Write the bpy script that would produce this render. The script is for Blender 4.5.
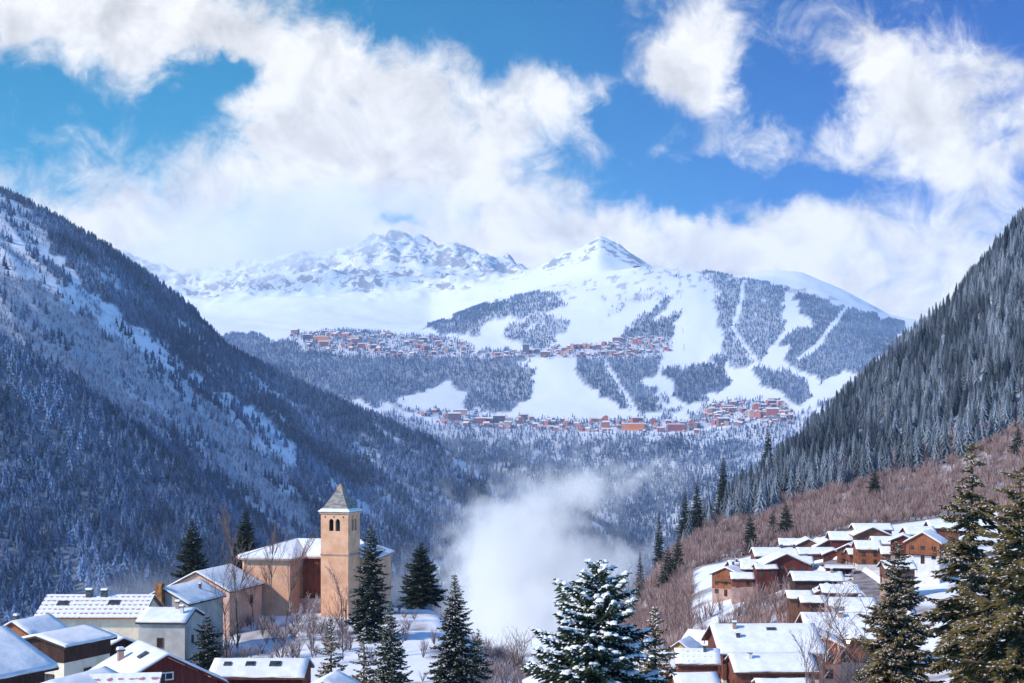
import bpy, math, random
import numpy as np
from mathutils import Vector, Matrix

# ------------------------------------------------------------------ camera, world, sun, exposure
for o in list(bpy.data.objects):
    bpy.data.objects.remove(o)
S = bpy.context.scene
COL = S.collection
F, HZ = 1400.0, 430.0          # focal length in pixels of a 1024 wide frame, height of the horizon line
cam_data = bpy.data.cameras.new('camera')
cam = bpy.data.objects.new('camera', cam_data)
COL.objects.link(cam)
cam.location = (0, 0, 0)
cam.rotation_euler = (math.radians(90), 0, 0)
cam_data.sensor_width = 36
cam_data.lens = F / 1024 * 36
cam_data.shift_y = (HZ - 341.5) / 1024
cam_data.clip_start = 0.5
cam_data.clip_end = 60000
S.camera = cam
S.view_settings.view_transform = 'Standard'
S.view_settings.look = 'None'
S.view_settings.gamma = 1
S.view_settings.use_curve_mapping = False
S.view_settings.exposure = 0.30
S.render.engine = 'CYCLES'
S.cycles.use_denoising = True
S.cycles.max_bounces = 8
S.cycles.diffuse_bounces = 3
S.cycles.glossy_bounces = 2
S.cycles.volume_bounces = 6
S.cycles.sample_clamp_indirect = 6
S.cycles.volume_step_rate = 1.0
S.cycles.volume_max_steps = 128

TO_SUN = Vector((-0.76, -0.36, 0.56)).normalized()
sun_data = bpy.data.lights.new('sun', 'SUN')
sun_data.energy = 3.5
sun_data.angle = math.radians(3.0)
sun_data.color = (1.0, 0.90, 0.77)
sun = bpy.data.objects.new('sun', sun_data)
COL.objects.link(sun)
sun.rotation_euler = (-TO_SUN).to_track_quat('-Z', 'Y').to_euler()


def nd(nt, typ, **kw):
    n = nt.nodes.new(typ)
    for k, v in kw.items():
        setattr(n, k, v)
    return n


def lk(nt, a, b):
    nt.links.new(a, b)


def mathn(nt, op, a, b=None, c=None, clamp=False):
    n = nt.nodes.new('ShaderNodeMath')
    n.operation = op
    n.use_clamp = clamp
    for i, v in enumerate((a, b, c)):
        if v is None:
            continue
        if isinstance(v, (int, float)):
            n.inputs[i].default_value = v
        else:
            nt.links.new(v, n.inputs[i])
    return n.outputs[0]


def maprange(nt, v, a, b, c, d, smooth=True):
    n = nt.nodes.new('ShaderNodeMapRange')
    n.interpolation_type = 'SMOOTHSTEP' if smooth else 'LINEAR'
    nt.links.new(v, n.inputs[0])
    for i, x in enumerate((a, b, c, d)):
        n.inputs[i + 1].default_value = x
    return n.outputs[0]


def mixcol(nt, fac, a, b):
    n = nt.nodes.new('ShaderNodeMix')
    n.data_type = 'RGBA'
    for idx, v in ((0, fac), (6, a), (7, b)):
        if isinstance(v, (int, float)):
            n.inputs[idx].default_value = v
        elif isinstance(v, tuple):
            n.inputs[idx].default_value = (v + (1,))[:4]
        else:
            nt.links.new(v, n.inputs[idx])
    return n.outputs[2]


def noise(nt, vec, scale, detail=6, rough=0.55, dist=0.0):
    n = nt.nodes.new('ShaderNodeTexNoise')
    n.inputs['Scale'].default_value = scale
    n.inputs['Detail'].default_value = detail
    n.inputs['Roughness'].default_value = rough
    n.inputs['Distortion'].default_value = dist
    if vec is not None:
        nt.links.new(vec, n.inputs['Vector'])
    return n


def make_world():
    w = bpy.data.worlds.new('World')
    S.world = w
    w.use_nodes = True
    nt = w.node_tree
    nt.nodes.clear()
    out = nd(nt, 'ShaderNodeOutputWorld')
    bg = nd(nt, 'ShaderNodeBackground')
    lk(nt, bg.outputs[0], out.inputs[0])
    bg.inputs[1].default_value = 0.12
    sky = nd(nt, 'ShaderNodeTexSky')
    sky.sky_type = 'NISHITA'
    sky.sun_disc = False
    sky.sun_elevation = math.asin(TO_SUN.z)
    sky.sun_rotation = math.atan2(TO_SUN.x, TO_SUN.y)
    sky.altitude = 1300
    sky.air_density = 1.0
    sky.dust_density = 0.3
    sky.ozone_density = 2.5
    tc = nd(nt, 'ShaderNodeTexCoord')
    sep = nd(nt, 'ShaderNodeSeparateXYZ')
    lk(nt, tc.outputs['Generated'], sep.inputs[0])
    X, Y, Z = sep.outputs
    Yc = mathn(nt, 'MAXIMUM', Y, 0.25)
    u = mathn(nt, 'DIVIDE', X, Yc)
    v = mathn(nt, 'DIVIDE', Z, Yc)
    comb = nd(nt, 'ShaderNodeCombineXYZ')
    lk(nt, u, comb.inputs[0]); lk(nt, v, comb.inputs[1])
    # cloud directions as slopes (x/y, z/y), one unit = 100 steps of 1/1400
    sc = nd(nt, 'ShaderNodeVectorMath', operation='MULTIPLY_ADD')
    lk(nt, comb.outputs[0], sc.inputs[0])
    sc.inputs[1].default_value = (14, 14, 0)
    sc.inputs[2].default_value = (5.12, -4.30, 0)      # (px/100, -py/100)
    n1 = noise(nt, sc.outputs[0], 0.9, 8, 0.6)
    warp = nd(nt, 'ShaderNodeVectorMath', operation='MULTIPLY_ADD')
    lk(nt, n1.outputs['Color'], warp.inputs[0])
    warp.inputs[1].default_value = (1.5, 1.2, 0)
    lk(nt, sc.outputs[0], warp.inputs[2])
    sh = nd(nt, 'ShaderNodeVectorMath', operation='SUBTRACT')
    lk(nt, warp.outputs[0], sh.inputs[0])
    sh.inputs[1].default_value = (0.75, 0.60, 0)
    P = sh.outputs[0]
    blobs = [  # px, py, rx, ry, weight
        (40, 0, 90, 40, 1.0), (140, 28, 110, 36, 1.0), (250, 52, 105, 36, .85), (345, 85, 95, 42, .85),
        (290, 128, 70, 45, .8), (400, 130, 110, 50, .9), (470, 170, 110, 60, .8), (570, 100, 58, 28, 1.0),
        (640, 158, 60, 16, .35), (690, 45, 52, 46, 1.1), (712, 92, 40, 36, 1.0), (755, 150, 40, 18, .75), (865, 62, 60, 42, .9),
        (935, 112, 85, 60, 1.1), (975, 170, 60, 45, .9), (840, 150, 42, 36, .75), (310, 190, 120, 50, .6),
        (110, 215, 190, 60, .6), (420, 40, 160, 40, .25), (560, 32, 22, 10, .5), (745, 222, 110, 18, .4), (600, 222, 150, 24, .4), (980, 60, 40, 10, .4),
        (228, 82, 42, 24, -1.5), (170, 120, 70, 30, -.45), (30, 95, 60, 60, -.35), (800, 105, 38, 32, -1.0),
        (680, 178, 60, 18, -.8), (480, 15, 110, 34, -.7), (405, 213, 16, 6, -1.0), (350, 95, 16, 9, -.8), (820, 185, 70, 18, -.4), (630, 112, 26, 34, -1.0), (560, 50, 60, 26, -.6),
    ]
    acc = None
    for bx, by, rx, ry, wt in blobs:
        m = nd(nt, 'ShaderNodeVectorMath', operation='MULTIPLY_ADD')
        lk(nt, P, m.inputs[0])
        m.inputs[1].default_value = (100 / rx, 100 / ry, 0)
        m.inputs[2].default_value = (-bx / rx, by / ry, 0)
        dt = nd(nt, 'ShaderNodeVectorMath', operation='DOT_PRODUCT')
        lk(nt, m.outputs[0], dt.inputs[0]); lk(nt, m.outputs[0], dt.inputs[1])
        g = mathn(nt, 'POWER', 2.71828, mathn(nt, 'MULTIPLY', dt.outputs['Value'], -0.9))
        acc = mathn(nt, 'MULTIPLY_ADD', g, wt, acc if acc is not None else 0.0)
    sp = nd(nt, 'ShaderNodeSeparateXYZ')
    lk(nt, P, sp.inputs[0])
    low = maprange(nt, sp.outputs[1], -2.55, -1.9, 1.1, 0.0)     # the cloud bank lying on the mountains
    veil = maprange(nt, sp.outputs[0], 0.0, 6.0, 0.22, 0.0)
    dens = mathn(nt, 'ADD', mathn(nt, 'ADD', acc, low), veil)
    n2 = noise(nt, sc.outputs[0], 1.9, 10, 0.66, 0.5)
    dens = mathn(nt, 'ADD', dens, mathn(nt, 'MULTIPLY_ADD', n2.outputs['Fac'], 2.3, -1.17))
    cover = maprange(nt, dens, 0.0, 1.2, 0.0, 1.0)
    # other directions: scattered cloud
    n4 = noise(nt, tc.outputs['Generated'], 2.4, 6, 0.6)
    side = maprange(nt, n4.outputs['Fac'], 0.5, 0.68, 0.0, 0.35)
    front = maprange(nt, Y, 0.35, 0.75, 0.0, 1.0)
    cov = nd(nt, 'ShaderNodeMix', data_type='FLOAT')
    lk(nt, front, cov.inputs[0]); lk(nt, side, cov.inputs[2]); lk(nt, cover, cov.inputs[3])
    # blue: the sky texture deepened, more so away from the haze on the left
    tint = mixcol(nt, maprange(nt, sp.outputs[0], 2.2, 9.5, 0.0, 1.0), (0.03, 0.70, 0.86), (0.002, 0.27, 0.74))
    tint = mixcol(nt, front, (0.34, 1.08, 1.66), tint)
    skm = nd(nt, 'ShaderNodeMix', data_type='RGBA', blend_type='MULTIPLY')
    skm.inputs[0].default_value = 1
    lk(nt, sky.outputs[0], skm.inputs[6]); lk(nt, tint, skm.inputs[7])
    n3 = noise(nt, sc.outputs[0], 1.3, 8, 0.62, 0.4)
    mass = maprange(nt, dens, 0.5, 1.9, 0.0, 1.0)
    sh1 = mathn(nt, 'ADD', mathn(nt, 'MULTIPLY', mass, 0.12), mathn(nt, 'MULTIPLY_ADD', n3.outputs['Fac'], 3.2, -1.45), clamp=True)
    cc = mixcol(nt, sh1, (7.5, 7.4, 7.25), (4.3, 4.25, 4.25))
    final = mixcol(nt, cov.outputs[0], skm.outputs[2], cc)
    lk(nt, final, bg.inputs[0])
    w.cycles.sampling_method = 'MANUAL'
    w.cycles.sample_map_resolution = 512


make_world()

# ------------------------------------------------------------------ helpers
def P3(px, py, D):
    return Vector(((px - 512) / F * D, D, (HZ - py) / F * D))


def tag(o, label=None, cat=None, group=None, kind=None):
    if label: o['label'] = label
    if cat: o['category'] = cat
    if group: o['group'] = group
    if kind: o['kind'] = kind
    return o


def empty(name, loc=(0, 0, 0), rz=0.0):
    o = bpy.data.objects.new(name, None)
    o.empty_display_size = 0.5
    COL.objects.link(o)
    o.location = loc
    o.rotation_euler = (0, 0, rz)
    return o


def mesh_np(name, V, Fc, mats, parent=None, col=None, midx=None, smooth=False, link=True):
    """V (N,3); Fc (M,k) index array, or list of such arrays with different k"""
    V = np.asarray(V, dtype=np.float32)
    if not isinstance(Fc, list):
        Fc = [Fc]
    Fc = [np.asarray(f, dtype=np.int32) for f in Fc if len(f)]
    me = bpy.data.meshes.new(name)
    me.vertices.add(len(V))
    me.vertices.foreach_set('co', V.ravel())
    tot = sum(f.size for f in Fc)
    npoly = sum(len(f) for f in Fc)
    me.loops.add(tot)
    me.loops.foreach_set('vertex_index', np.concatenate([f.ravel() for f in Fc]))
    me.polygons.add(npoly)
    starts, s = [], 0
    for f in Fc:
        k = f.shape[1]
        starts.append(np.arange(len(f)) * k + s)
        s += f.size
    me.polygons.foreach_set('loop_start', np.concatenate(starts).astype(np.int32))
    if midx is not None:
        me.polygons.foreach_set('material_index', np.asarray(midx, dtype=np.int32))
    me.polygons.foreach_set('use_smooth', np.full(npoly, smooth))
    for m in mats:
        me.materials.append(m)
    if col is not None:
        a = me.color_attributes.new('Col', 'FLOAT_COLOR', 'POINT')
        c = np.ones((len(V), 4), dtype=np.float32)
        c[:, :3] = col
        a.data.foreach_set('color', c.ravel())
    me.update(calc_edges=True)
    me.validate()
    o = bpy.data.objects.new(name, me)
    if link:
        COL.objects.link(o)
    if parent is not None:
        o.parent = parent
    return o


class MB:
    """collects faces; build() links ONE mesh object"""
    def __init__(self):
        self.v, self.f, self.m = [], [], []

    def add(self, vs, fs, mi=0):
        b = len(self.v)
        self.v += [tuple(v) for v in vs]
        self.f += [tuple(i + b for i in f) for f in fs]
        self.m += [mi] * len(fs)
        return self

    def box(self, x0, x1, y0, y1, z0, z1, mi=0):
        vs = [(x0, y0, z0), (x1, y0, z0), (x1, y1, z0), (x0, y1, z0), (x0, y0, z1), (x1, y0, z1), (x1, y1, z1), (x0, y1, z1)]
        return self.add(vs, [(0, 3, 2, 1), (4, 5, 6, 7), (0, 1, 5, 4), (1, 2, 6, 5), (2, 3, 7, 6), (3, 0, 4, 7)], mi)

    def prism(self, prof, a0, a1, axis='x', mi=0):
        """prof: list of (b, z) points extruded along the axis"""
        n = len(prof)
        if axis == 'x':
            vs = [(a0, b, z) for b, z in prof] + [(a1, b, z) for b, z in prof]
        else:
            vs = [(b, a0, z) for b, z in prof] + [(b, a1, z) for b, z in prof]
        fs = [tuple(range(n)), tuple(range(2 * n - 1, n - 1, -1))]
        fs += [(i, i + n, (i + 1) % n + n, (i + 1) % n) for i in range(n)]
        return self.add(vs, fs, mi)

    def tube(self, p, q, r0, r1, n=6, mi=0):
        p, q = Vector(p), Vector(q)
        d = (q - p).normalized()
        a = d.orthogonal().normalized()
        b = d.cross(a)
        vs = []
        for c, r in ((p, r0), (q, r1)):
            for k in range(n):
                t = 2 * math.pi * k / n
                vs.append(c + (a * math.cos(t) + b * math.sin(t)) * r)
        fs = [(k, (k + 1) % n, (k + 1) % n + n, k + n) for k in range(n)]
        fs += [tuple(range(n))[::-1], tuple(range(n, 2 * n))]
        return self.add(vs, fs, mi)

    def build(self, name, mats, parent=None, smooth=False):
        me = bpy.data.meshes.new(name)
        me.from_pydata(self.v, [], self.f)
        if not isinstance(mats, (list, tuple)):
            mats = [mats]
        for m in mats:
            me.materials.append(m)
        me.polygons.foreach_set('material_index', self.m)
        me.polygons.foreach_set('use_smooth', [smooth] * len(self.f))
        import bmesh
        bm = bmesh.new(); bm.from_mesh(me)
        bmesh.ops.recalc_face_normals(bm, faces=bm.faces)
        bm.to_mesh(me); bm.free()
        me.update()
        o = bpy.data.objects.new(name, me)
        COL.objects.link(o)
        if parent is not None:
            o.parent = parent
        return o


# numpy value noise
def _h(i, j, s):
    n = (i.astype(np.int64) * 374761393 + j.astype(np.int64) * 668265263 + s * 974634777) & 0xffffffff
    n = ((n ^ (n >> 13)) * 1274126177) & 0xffffffff
    n = (n ^ (n >> 16)) & 0xffffffff
    return n / 4294967295.0


def vnoise(x, y, s=0):
    i, j = np.floor(x), np.floor(y)
    fx, fy = x - i, y - j
    fx = fx * fx * (3 - 2 * fx); fy = fy * fy * (3 - 2 * fy)
    a, b, c, d = _h(i, j, s), _h(i + 1, j, s), _h(i, j + 1, s), _h(i + 1, j + 1, s)
    return (a * (1 - fx) + b * fx) * (1 - fy) + (c * (1 - fx) + d * fx) * fy


def fbm(x, y, s=0, o=5, g=0.5):
    t, a, w = 0, 1.0, 0
    for k in range(o):
        t = t + a * vnoise(x * 2 ** k + 17.3 * k, y * 2 ** k - 9.1 * k, s + k)
        w += a; a *= g
    return t / w


def ridged(x, y, s=0, o=5):
    t, a, w = 0, 1.0, 0
    for k in range(o):
        n = 1 - np.abs(2 * vnoise(x * 2 ** k + 5.7 * k, y * 2 ** k + 3.3 * k, s + k) - 1)
        t = t + a * n * n
        w += a; a *= 0.5
    return t / w


def inpoly(px, py, poly):
    inside = np.zeros(px.shape, bool)
    n = len(poly)
    for i in range(n):
        x0, y0 = poly[i]; x1, y1 = poly[(i + 1) % n]
        if y0 == y1: continue
        c = ((y0 > py) != (y1 > py)) & (px < (x1 - x0) * (py - y0) / (y1 - y0) + x0)
        inside ^= c
    return inside


# ------------------------------------------------------------------ materials
def pbsdf(name, rough=0.8, spec=0.3):
    m = bpy.data.materials.new(name)
    m.use_nodes = True
    nt = m.node_tree
    b = nt.nodes['Principled BSDF']
    b.inputs['Roughness'].default_value = rough
    b.inputs['Specular IOR Level'].default_value = spec
    return m, nt, b


def bump(nt, b, height, dist, strength=0.5):
    n = nd(nt, 'ShaderNodeBump')
    n.inputs['Strength'].default_value = strength
    n.inputs['Distance'].default_value = dist
    lk(nt, height, n.inputs['Height'])
    lk(nt, n.outputs[0], b.inputs['Normal'])


def mat_noise(name, c0, c1, scale, rough=0.85, detail=5, bd=0.02, lo=0.35, hi=0.65, stretch=None, spec=0.2):
    m, nt, b = pbsdf(name, rough, spec)
    tc = nd(nt, 'ShaderNodeTexCoord')
    vec = tc.outputs['Object']
    if stretch:
        mp = nd(nt, 'ShaderNodeMapping')
        mp.inputs['Scale'].default_value = stretch
        lk(nt, vec, mp.inputs[0]); vec = mp.outputs[0]
    n = noise(nt, vec, scale, detail)
    f = maprange(nt, n.outputs['Fac'], lo, hi, 0, 1)
    c = mixcol(nt, f, c0, c1)
    lk(nt, c, b.inputs['Base Color'])
    bump(nt, b, n.outputs['Fac'], bd)
    return m


def mat_col(name, rough=0.85, scale=0.3, var=0.15, bd=0.0, translucent=False):
    """reads the albedo stored on the vertices and breaks it up"""
    m, nt, b = pbsdf(name, rough, 0.15)
    at = nd(nt, 'ShaderNodeAttribute', attribute_name='Col')
    geo = nd(nt, 'ShaderNodeNewGeometry')
    n = noise(nt, geo.outputs['Position'], scale, 6, 0.6)
    hs = nd(nt, 'ShaderNodeHueSaturation')
    lk(nt, mathn(nt, 'MULTIPLY_ADD', n.outputs['Fac'], var * 2, 1 - var), hs.inputs['Value'])
    lk(nt, at.outputs['Color'], hs.inputs['Color'])
    lk(nt, hs.outputs[0], b.inputs['Base Color'])
    if bd:
        bump(nt, b, n.outputs['Fac'], bd)
    return m


M = {}
M['snow'] = mat_noise('snow', (0.78, 0.79, 0.81), (0.91, 0.91, 0.92), 0.7, 0.6, 8, 0.22)
M['ground'] = mat_col('ground_snow', 0.8, 0.25, 0.06, 0.4)


def add_rock(m):
    """bare cliff bands: where the stored rock amount and the steepness allow, broken by noise in world space"""
    nt = m.node_tree
    b = nt.nodes['Principled BSDF']
    src = b.inputs['Base Color'].links[0].from_socket
    geo = nd(nt, 'ShaderNodeNewGeometry')
    at = nd(nt, 'ShaderNodeAttribute', attribute_name='rock')
    mp = nd(nt, 'ShaderNodeMapping')
    mp.inputs['Scale'].default_value = (1, .45, 1.3)
    mp.inputs['Rotation'].default_value = (0, .5, .3)
    lk(nt, geo.outputs['Position'], mp.inputs[0])
    n = noise(nt, mp.outputs[0], 0.010, 11, 0.72, 0.8)
    n2 = noise(nt, geo.outputs['Position'], 0.045, 6, 0.6)
    f = mathn(nt, 'ADD', at.outputs['Fac'], mathn(nt, 'MULTIPLY_ADD', n.outputs['Fac'], 3.2, -1.6))
    fac = maprange(nt, f, 0.38, 0.60, 0, 0.9)
    rock = mixcol(nt, n2.outputs['Fac'], (.15, .16, .20), (.36, .36, .40))
    c = mixcol(nt, fac, src, rock)
    lk(nt, c, b.inputs['Base Color'])


add_rock(M['ground'])
M['frost'] = mat_noise('frost', (0.50, 0.44, 0.43), (0.74, 0.70, 0.70), 1.2, 0.8, 4, 0.0)
M['frost_pink'] = mat_noise('dim_frost', (0.30, 0.23, 0.21), (0.60, 0.53, 0.53), 0.8, 0.8, 4, 0.0)
M['needles'] = mat_noise('needles', (0.020, 0.034, 0.020), (0.075, 0.095, 0.045), 1.3, 0.7, 4, 0.0)
M['needles_olive'] = mat_noise('olive_needles', (0.045, 0.042, 0.018), (0.19, 0.14, 0.05), 0.9, 0.7, 4, 0.0)
M['needles_dark'] = mat_noise('dark_needles', (0.012, 0.022, 0.016), (0.040, 0.055, 0.030), 1.1, 0.7, 4, 0.0)
M['bark'] = mat_noise('bark', (0.06, 0.04, 0.03), (0.16, 0.11, 0.08), 3.0, 0.9, 5, 0.02, stretch=(1, 1, 0.2))
M['twig'] = mat_noise('twigs', (0.10, 0.065, 0.055), (0.24, 0.17, 0.15), 1.0, 0.9, 3, 0.0)
M['forest'] = mat_col('frosted_conifers', 0.8, 0.05, 0.25)
M['brush'] = mat_col('bare_branches', 0.9, 0.08, 0.25)
M['far_house'] = mat_col('far_house', 0.8, 0.05, 0.1)


def mat_wood(name, c0, c1):
    m, nt, b = pbsdf(name, 0.75, 0.2)
    tc = nd(nt, 'ShaderNodeTexCoord')
    mp = nd(nt, 'ShaderNodeMapping')
    mp.inputs['Scale'].default_value = (5.5, 5.5, 0.5)
    lk(nt, tc.outputs['Object'], mp.inputs[0])
    n = noise(nt, mp.outputs[0], 1.0, 5)
    n2 = noise(nt, tc.outputs['Object'], 0.35, 3)
    f = mathn(nt, 'ADD', mathn(nt, 'MULTIPLY', n.outputs['Fac'], 0.6), mathn(nt, 'MULTIPLY', n2.outputs['Fac'], 0.4))
    c = mixcol(nt, maprange(nt, f, 0.35, 0.65, 0, 1), c0, c1)
    lk(nt, c, b.inputs['Base Color'])
    bump(nt, b, n.outputs['Fac'], 0.03, 0.8)
    return m


def mat_plaster(name, c0, c1, stain=(0.25, 0.2, 0.17), amount=0.35):
    m, nt, b = pbsdf(name, 0.9, 0.1)
    tc = nd(nt, 'ShaderNodeTexCoord')
    n = noise(nt, tc.outputs['Object'], 0.5, 8, 0.65)
    n2 = noise(nt, tc.outputs['Object'], 5.0, 4)
    mp = nd(nt, 'ShaderNodeMapping')
    mp.inputs['Scale'].default_value = (1.2, 1.2, 0.18)
    lk(nt, tc.outputs['Object'], mp.inputs[0])
    n3 = noise(nt, mp.outputs[0], 1.0, 6, 0.7)
    c = mixcol(nt, maprange(nt, n.outputs['Fac'], 0.35, 0.65, 0, 1), c0, c1)
    c = mixcol(nt, maprange(nt, n3.outputs['Fac'], 0.5, 0.75, 0, amount), c, stain)
    lk(nt, c, b.inputs['Base Color'])
    bump(nt, b, n2.outputs['Fac'], 0.02)
    return m


M['wood_brown'] = mat_wood('brown_boards', (0.10, 0.045, 0.028), (0.22, 0.10, 0.06))
M['wood_dark'] = mat_wood('dark_boards', (0.035, 0.016, 0.013), (0.085, 0.040, 0.030))
M['wood_red'] = mat_wood('dark_red_boards', (0.085, 0.018, 0.015), (0.17, 0.035, 0.028))
M['wood_orange'] = mat_wood('orange_boards', (0.19, 0.062, 0.03), (0.38, 0.14, 0.06))
M['wood_mid'] = mat_wood('reddish_boards', (0.13, 0.042, 0.028), (0.26, 0.09, 0.055))
M['cream'] = mat_plaster('cream_render', (0.68, 0.57, 0.42), (0.80, 0.70, 0.54))
M['white_wall'] = mat_plaster('white_render', (0.62, 0.60, 0.58), (0.74, 0.72, 0.69))
M['grey_wall'] = mat_plaster('grey_render', (0.38, 0.36, 0.33), (0.52, 0.48, 0.43), (0.22, 0.19, 0.17), 0.5)
M['peach'] = mat_plaster('peach_render', (0.62, 0.36, 0.26), (0.72, 0.46, 0.34), (0.35, 0.22, 0.17), 0.3)
M['ochre'] = mat_plaster('ochre_render', (0.68, 0.36, 0.21), (0.84, 0.49, 0.31), (0.50, 0.30, 0.25), 0.75)
M['yellow'] = mat_plaster('yellow_render', (0.60, 0.40, 0.14), (0.70, 0.50, 0.2))
M['pinkstone'] = mat_plaster('pink_stone', (0.38, 0.24, 0.20), (0.52, 0.34, 0.28), (0.25, 0.16, 0.13), 0.5)
M['stone'] = mat_plaster('stone_wall', (0.28, 0.24, 0.21), (0.42, 0.36, 0.32), (0.16, 0.13, 0.12), 0.5)
M['glass'] = mat_noise('window_glass', (0.015, 0.018, 0.022), (0.05, 0.055, 0.065), 0.6, 0.2, 2, 0.0, spec=0.5)
M['white_paint'] = mat_noise('white_paint', (0.66, 0.64, 0.62), (0.78, 0.77, 0.75), 2, 0.6)
M['metal'] = mat_noise('dark_metal', (0.05, 0.05, 0.055), (0.12, 0.12, 0.12), 3, 0.5)
M['slate'] = mat_noise('weathered_slate', (0.16, 0.14, 0.13), (0.34, 0.31, 0.29), 1.2, 0.7, 6, 0.03, stretch=(1, 1, 3))
M['rust'] = mat_noise('rusty_stone', (0.20, 0.08, 0.03), (0.42, 0.20, 0.08), 1.4, 0.9)
M['copper'] = mat_noise('rusty_capping', (0.38, 0.20, 0.10), (0.52, 0.30, 0.16), 2, 0.7)
M['asphalt'] = mat_noise('wet_asphalt', (0.16, 0.13, 0.13), (0.34, 0.30, 0.30), 0.25, 0.6, 6, 0.01)


def mat_tiles(name, thin=0.5):
    """snow lying on tiles: rows of pink tile edges show through"""
    m, nt, b = pbsdf(name, 0.7, 0.2)
    tc = nd(nt, 'ShaderNodeTexCoord')
    sep = nd(nt, 'ShaderNodeSeparateXYZ')
    lk(nt, tc.outputs['Object'], sep.inputs[0])
    wx = mathn(nt, 'SINE', mathn(nt, 'MULTIPLY', sep.outputs[0], 8.5))
    wy = mathn(nt, 'SINE', mathn(nt, 'MULTIPLY', sep.outputs[1], 6.3))
    n = noise(nt, tc.outputs['Object'], 2.2, 6, 0.65)
    f = mathn(nt, 'ADD', mathn(nt, 'MULTIPLY', wx, 0.28), wy)
    f = mathn(nt, 'ADD', f, mathn(nt, 'MULTIPLY_ADD', n.outputs['Fac'], 2.8, -1.4))
    fac = maprange(nt, f, thin, thin + 0.35, 0, 1)
    c = mixcol(nt, fac, (0.86, 0.86, 0.90), (0.42, 0.20, 0.24))
    lk(nt, c, b.inputs['Base Color'])
    bump(nt, b, f, 0.04)
    return m


M['tiles'] = mat_tiles('snowed_tiles', 0.62)
M['tiles_faint'] = mat_tiles('deep_snowed_tiles', 1.05)
# ------------------------------------------------------------------ terrain: profiles of the land at each depth
ROWS = {}


def row(D, *pairs):
    a = np.array(pairs, float).reshape(-1, 2)
    ROWS[D] = a


for D_, z_ in ((3, -1.6), (15, -5.5), (40, -13), (70, -20), (100, -25.5), (130, -29.5), (160, -32.6)):
    py_ = HZ + F * (-z_) / D_
    row(D_, -300, py_, 512, py_, 1300, py_)
row(190, -300,690, 0,690, 190,688, 235,676, 440,672, 500,690, 600,705, 650,715, 700,740, 850,760, 950,745, 1024,720, 1300,640)
row(215, -300,665, 0,665, 180,668, 230,648, 300,641, 440,641, 485,668, 560,690, 650,712, 700,735, 850,735, 950,715, 1024,690, 1300,610)
row(240, -300,648, 100,648, 200,640, 236,614, 300,612, 400,612, 438,614, 490,652, 560,684, 650,708, 700,725, 850,715, 950,690, 1024,660, 1300,580)
row(270, -300,640, 200,636, 245,608, 430,608, 490,655, 560,680, 650,698, 700,708, 850,695, 950,670, 1024,640, 1300,550)
row(300, -300,650, 200,645, 300,625, 430,630, 500,690, 560,684, 650,688, 760,672, 850,632, 950,620, 1024,625, 1300,520)
row(350, -300,672, 300,662, 430,672, 500,702, 560,695, 600,682, 650,665, 700,655, 760,636, 850,602, 950,592, 1024,585, 1300,500)
row(430, -300,690, 300,690, 500,708, 560,702, 600,675, 650,636, 700,604, 740,590, 790,574, 850,558, 950,550, 1024,546, 1300,470)
row(480, -300,695, 500,712, 560,704, 600,676, 650,620, 700,588, 760,568, 850,546, 950,538, 1024,530, 1300,450)
row(550, -300,697, 500,714, 560,707, 600,670, 640,602, 660,582, 700,563, 760,550, 850,526, 950,512, 1024,496, 1300,400)
row(620, -300,695, 500,712, 560,707, 600,686, 640,608, 660,568, 680,550, 700,542, 760,527, 850,505, 950,480, 1024,455, 1300,340)
row(700, -300,692, 500,705, 600,692, 640,640, 665,580, 690,536, 760,502, 850,475, 950,435, 1024,395, 1300,270)
row(800, -300,680, 500,695, 600,686, 650,668, 690,575, 720,515, 760,482, 850,435, 950,382, 1024,328, 1300,200)
row(900, -300,670, 500,690, 600,680, 650,674, 700,605, 740,545, 780,470, 815,434, 850,405, 950,340, 1024,268, 1300,120)
row(1000, -300,660, 500,680, 650,670, 700,632, 760,560, 800,480, 850,402, 900,352, 950,312, 1000,250, 1024,224, 1300,50)
row(1200, -300,640, 500,660, 650,655, 700,640, 760,600, 850,470, 950,345, 1024,240, 1300,50)
row(1350, -300,612, 0,602, 100,608, 200,622, 350,645, 500,650, 650,650, 760,612, 850,520, 950,385, 1024,280, 1300,90)
row(1500, -300,500, 0,522, 100,545, 200,575, 300,618, 350,630, 430,640, 500,642, 650,645, 760,620, 850,545, 950,420, 1024,320, 1300,150)
row(1700, -300,380, 0,428, 100,472, 200,525, 300,592, 350,615, 430,634, 500,640, 650,640, 850,560, 950,450, 1024,370, 1300,200)
row(1860, -300,290, 0,345, 50,373, 100,408, 190,470, 250,518, 300,566, 350,600, 430,625, 500,635, 650,635, 850,565, 1024,400, 1300,250)
row(2000, -300,285, 0,350, 100,402, 200,472, 300,548, 350,580, 430,610, 500,628, 600,635, 700,620, 1024,430, 1300,300)
row(2200, -300,240, 0,310, 100,372, 200,450, 300,522, 350,556, 430,590, 500,615, 600,632, 700,610, 1024,450, 1300,340)
row(2500, -300,180, 0,252, 60,280, 100,318, 200,402, 300,482, 350,518, 430,555, 500,590, 600,622, 700,595, 1024,470, 1300,380)
row(2750, -300,150, 0,240, 100,300, 200,385, 300,458, 350,490, 430,525, 500,562, 600,608, 700,585, 1024,470, 1300,390)
row(3000, -300,110, 0,212, 100,262, 200,350, 300,420, 350,450, 430,484, 500,522, 600,580, 650,580, 700,570, 1024,470, 1300,390)
row(3300, -300,60, 0,188, 50,213, 100,240, 154,276, 193,307, 228,346, 281,374, 351,404, 400,424, 430,434, 460,453, 490,472, 540,490, 600,525, 650,560, 700,550, 1024,465, 1300,390)
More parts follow.
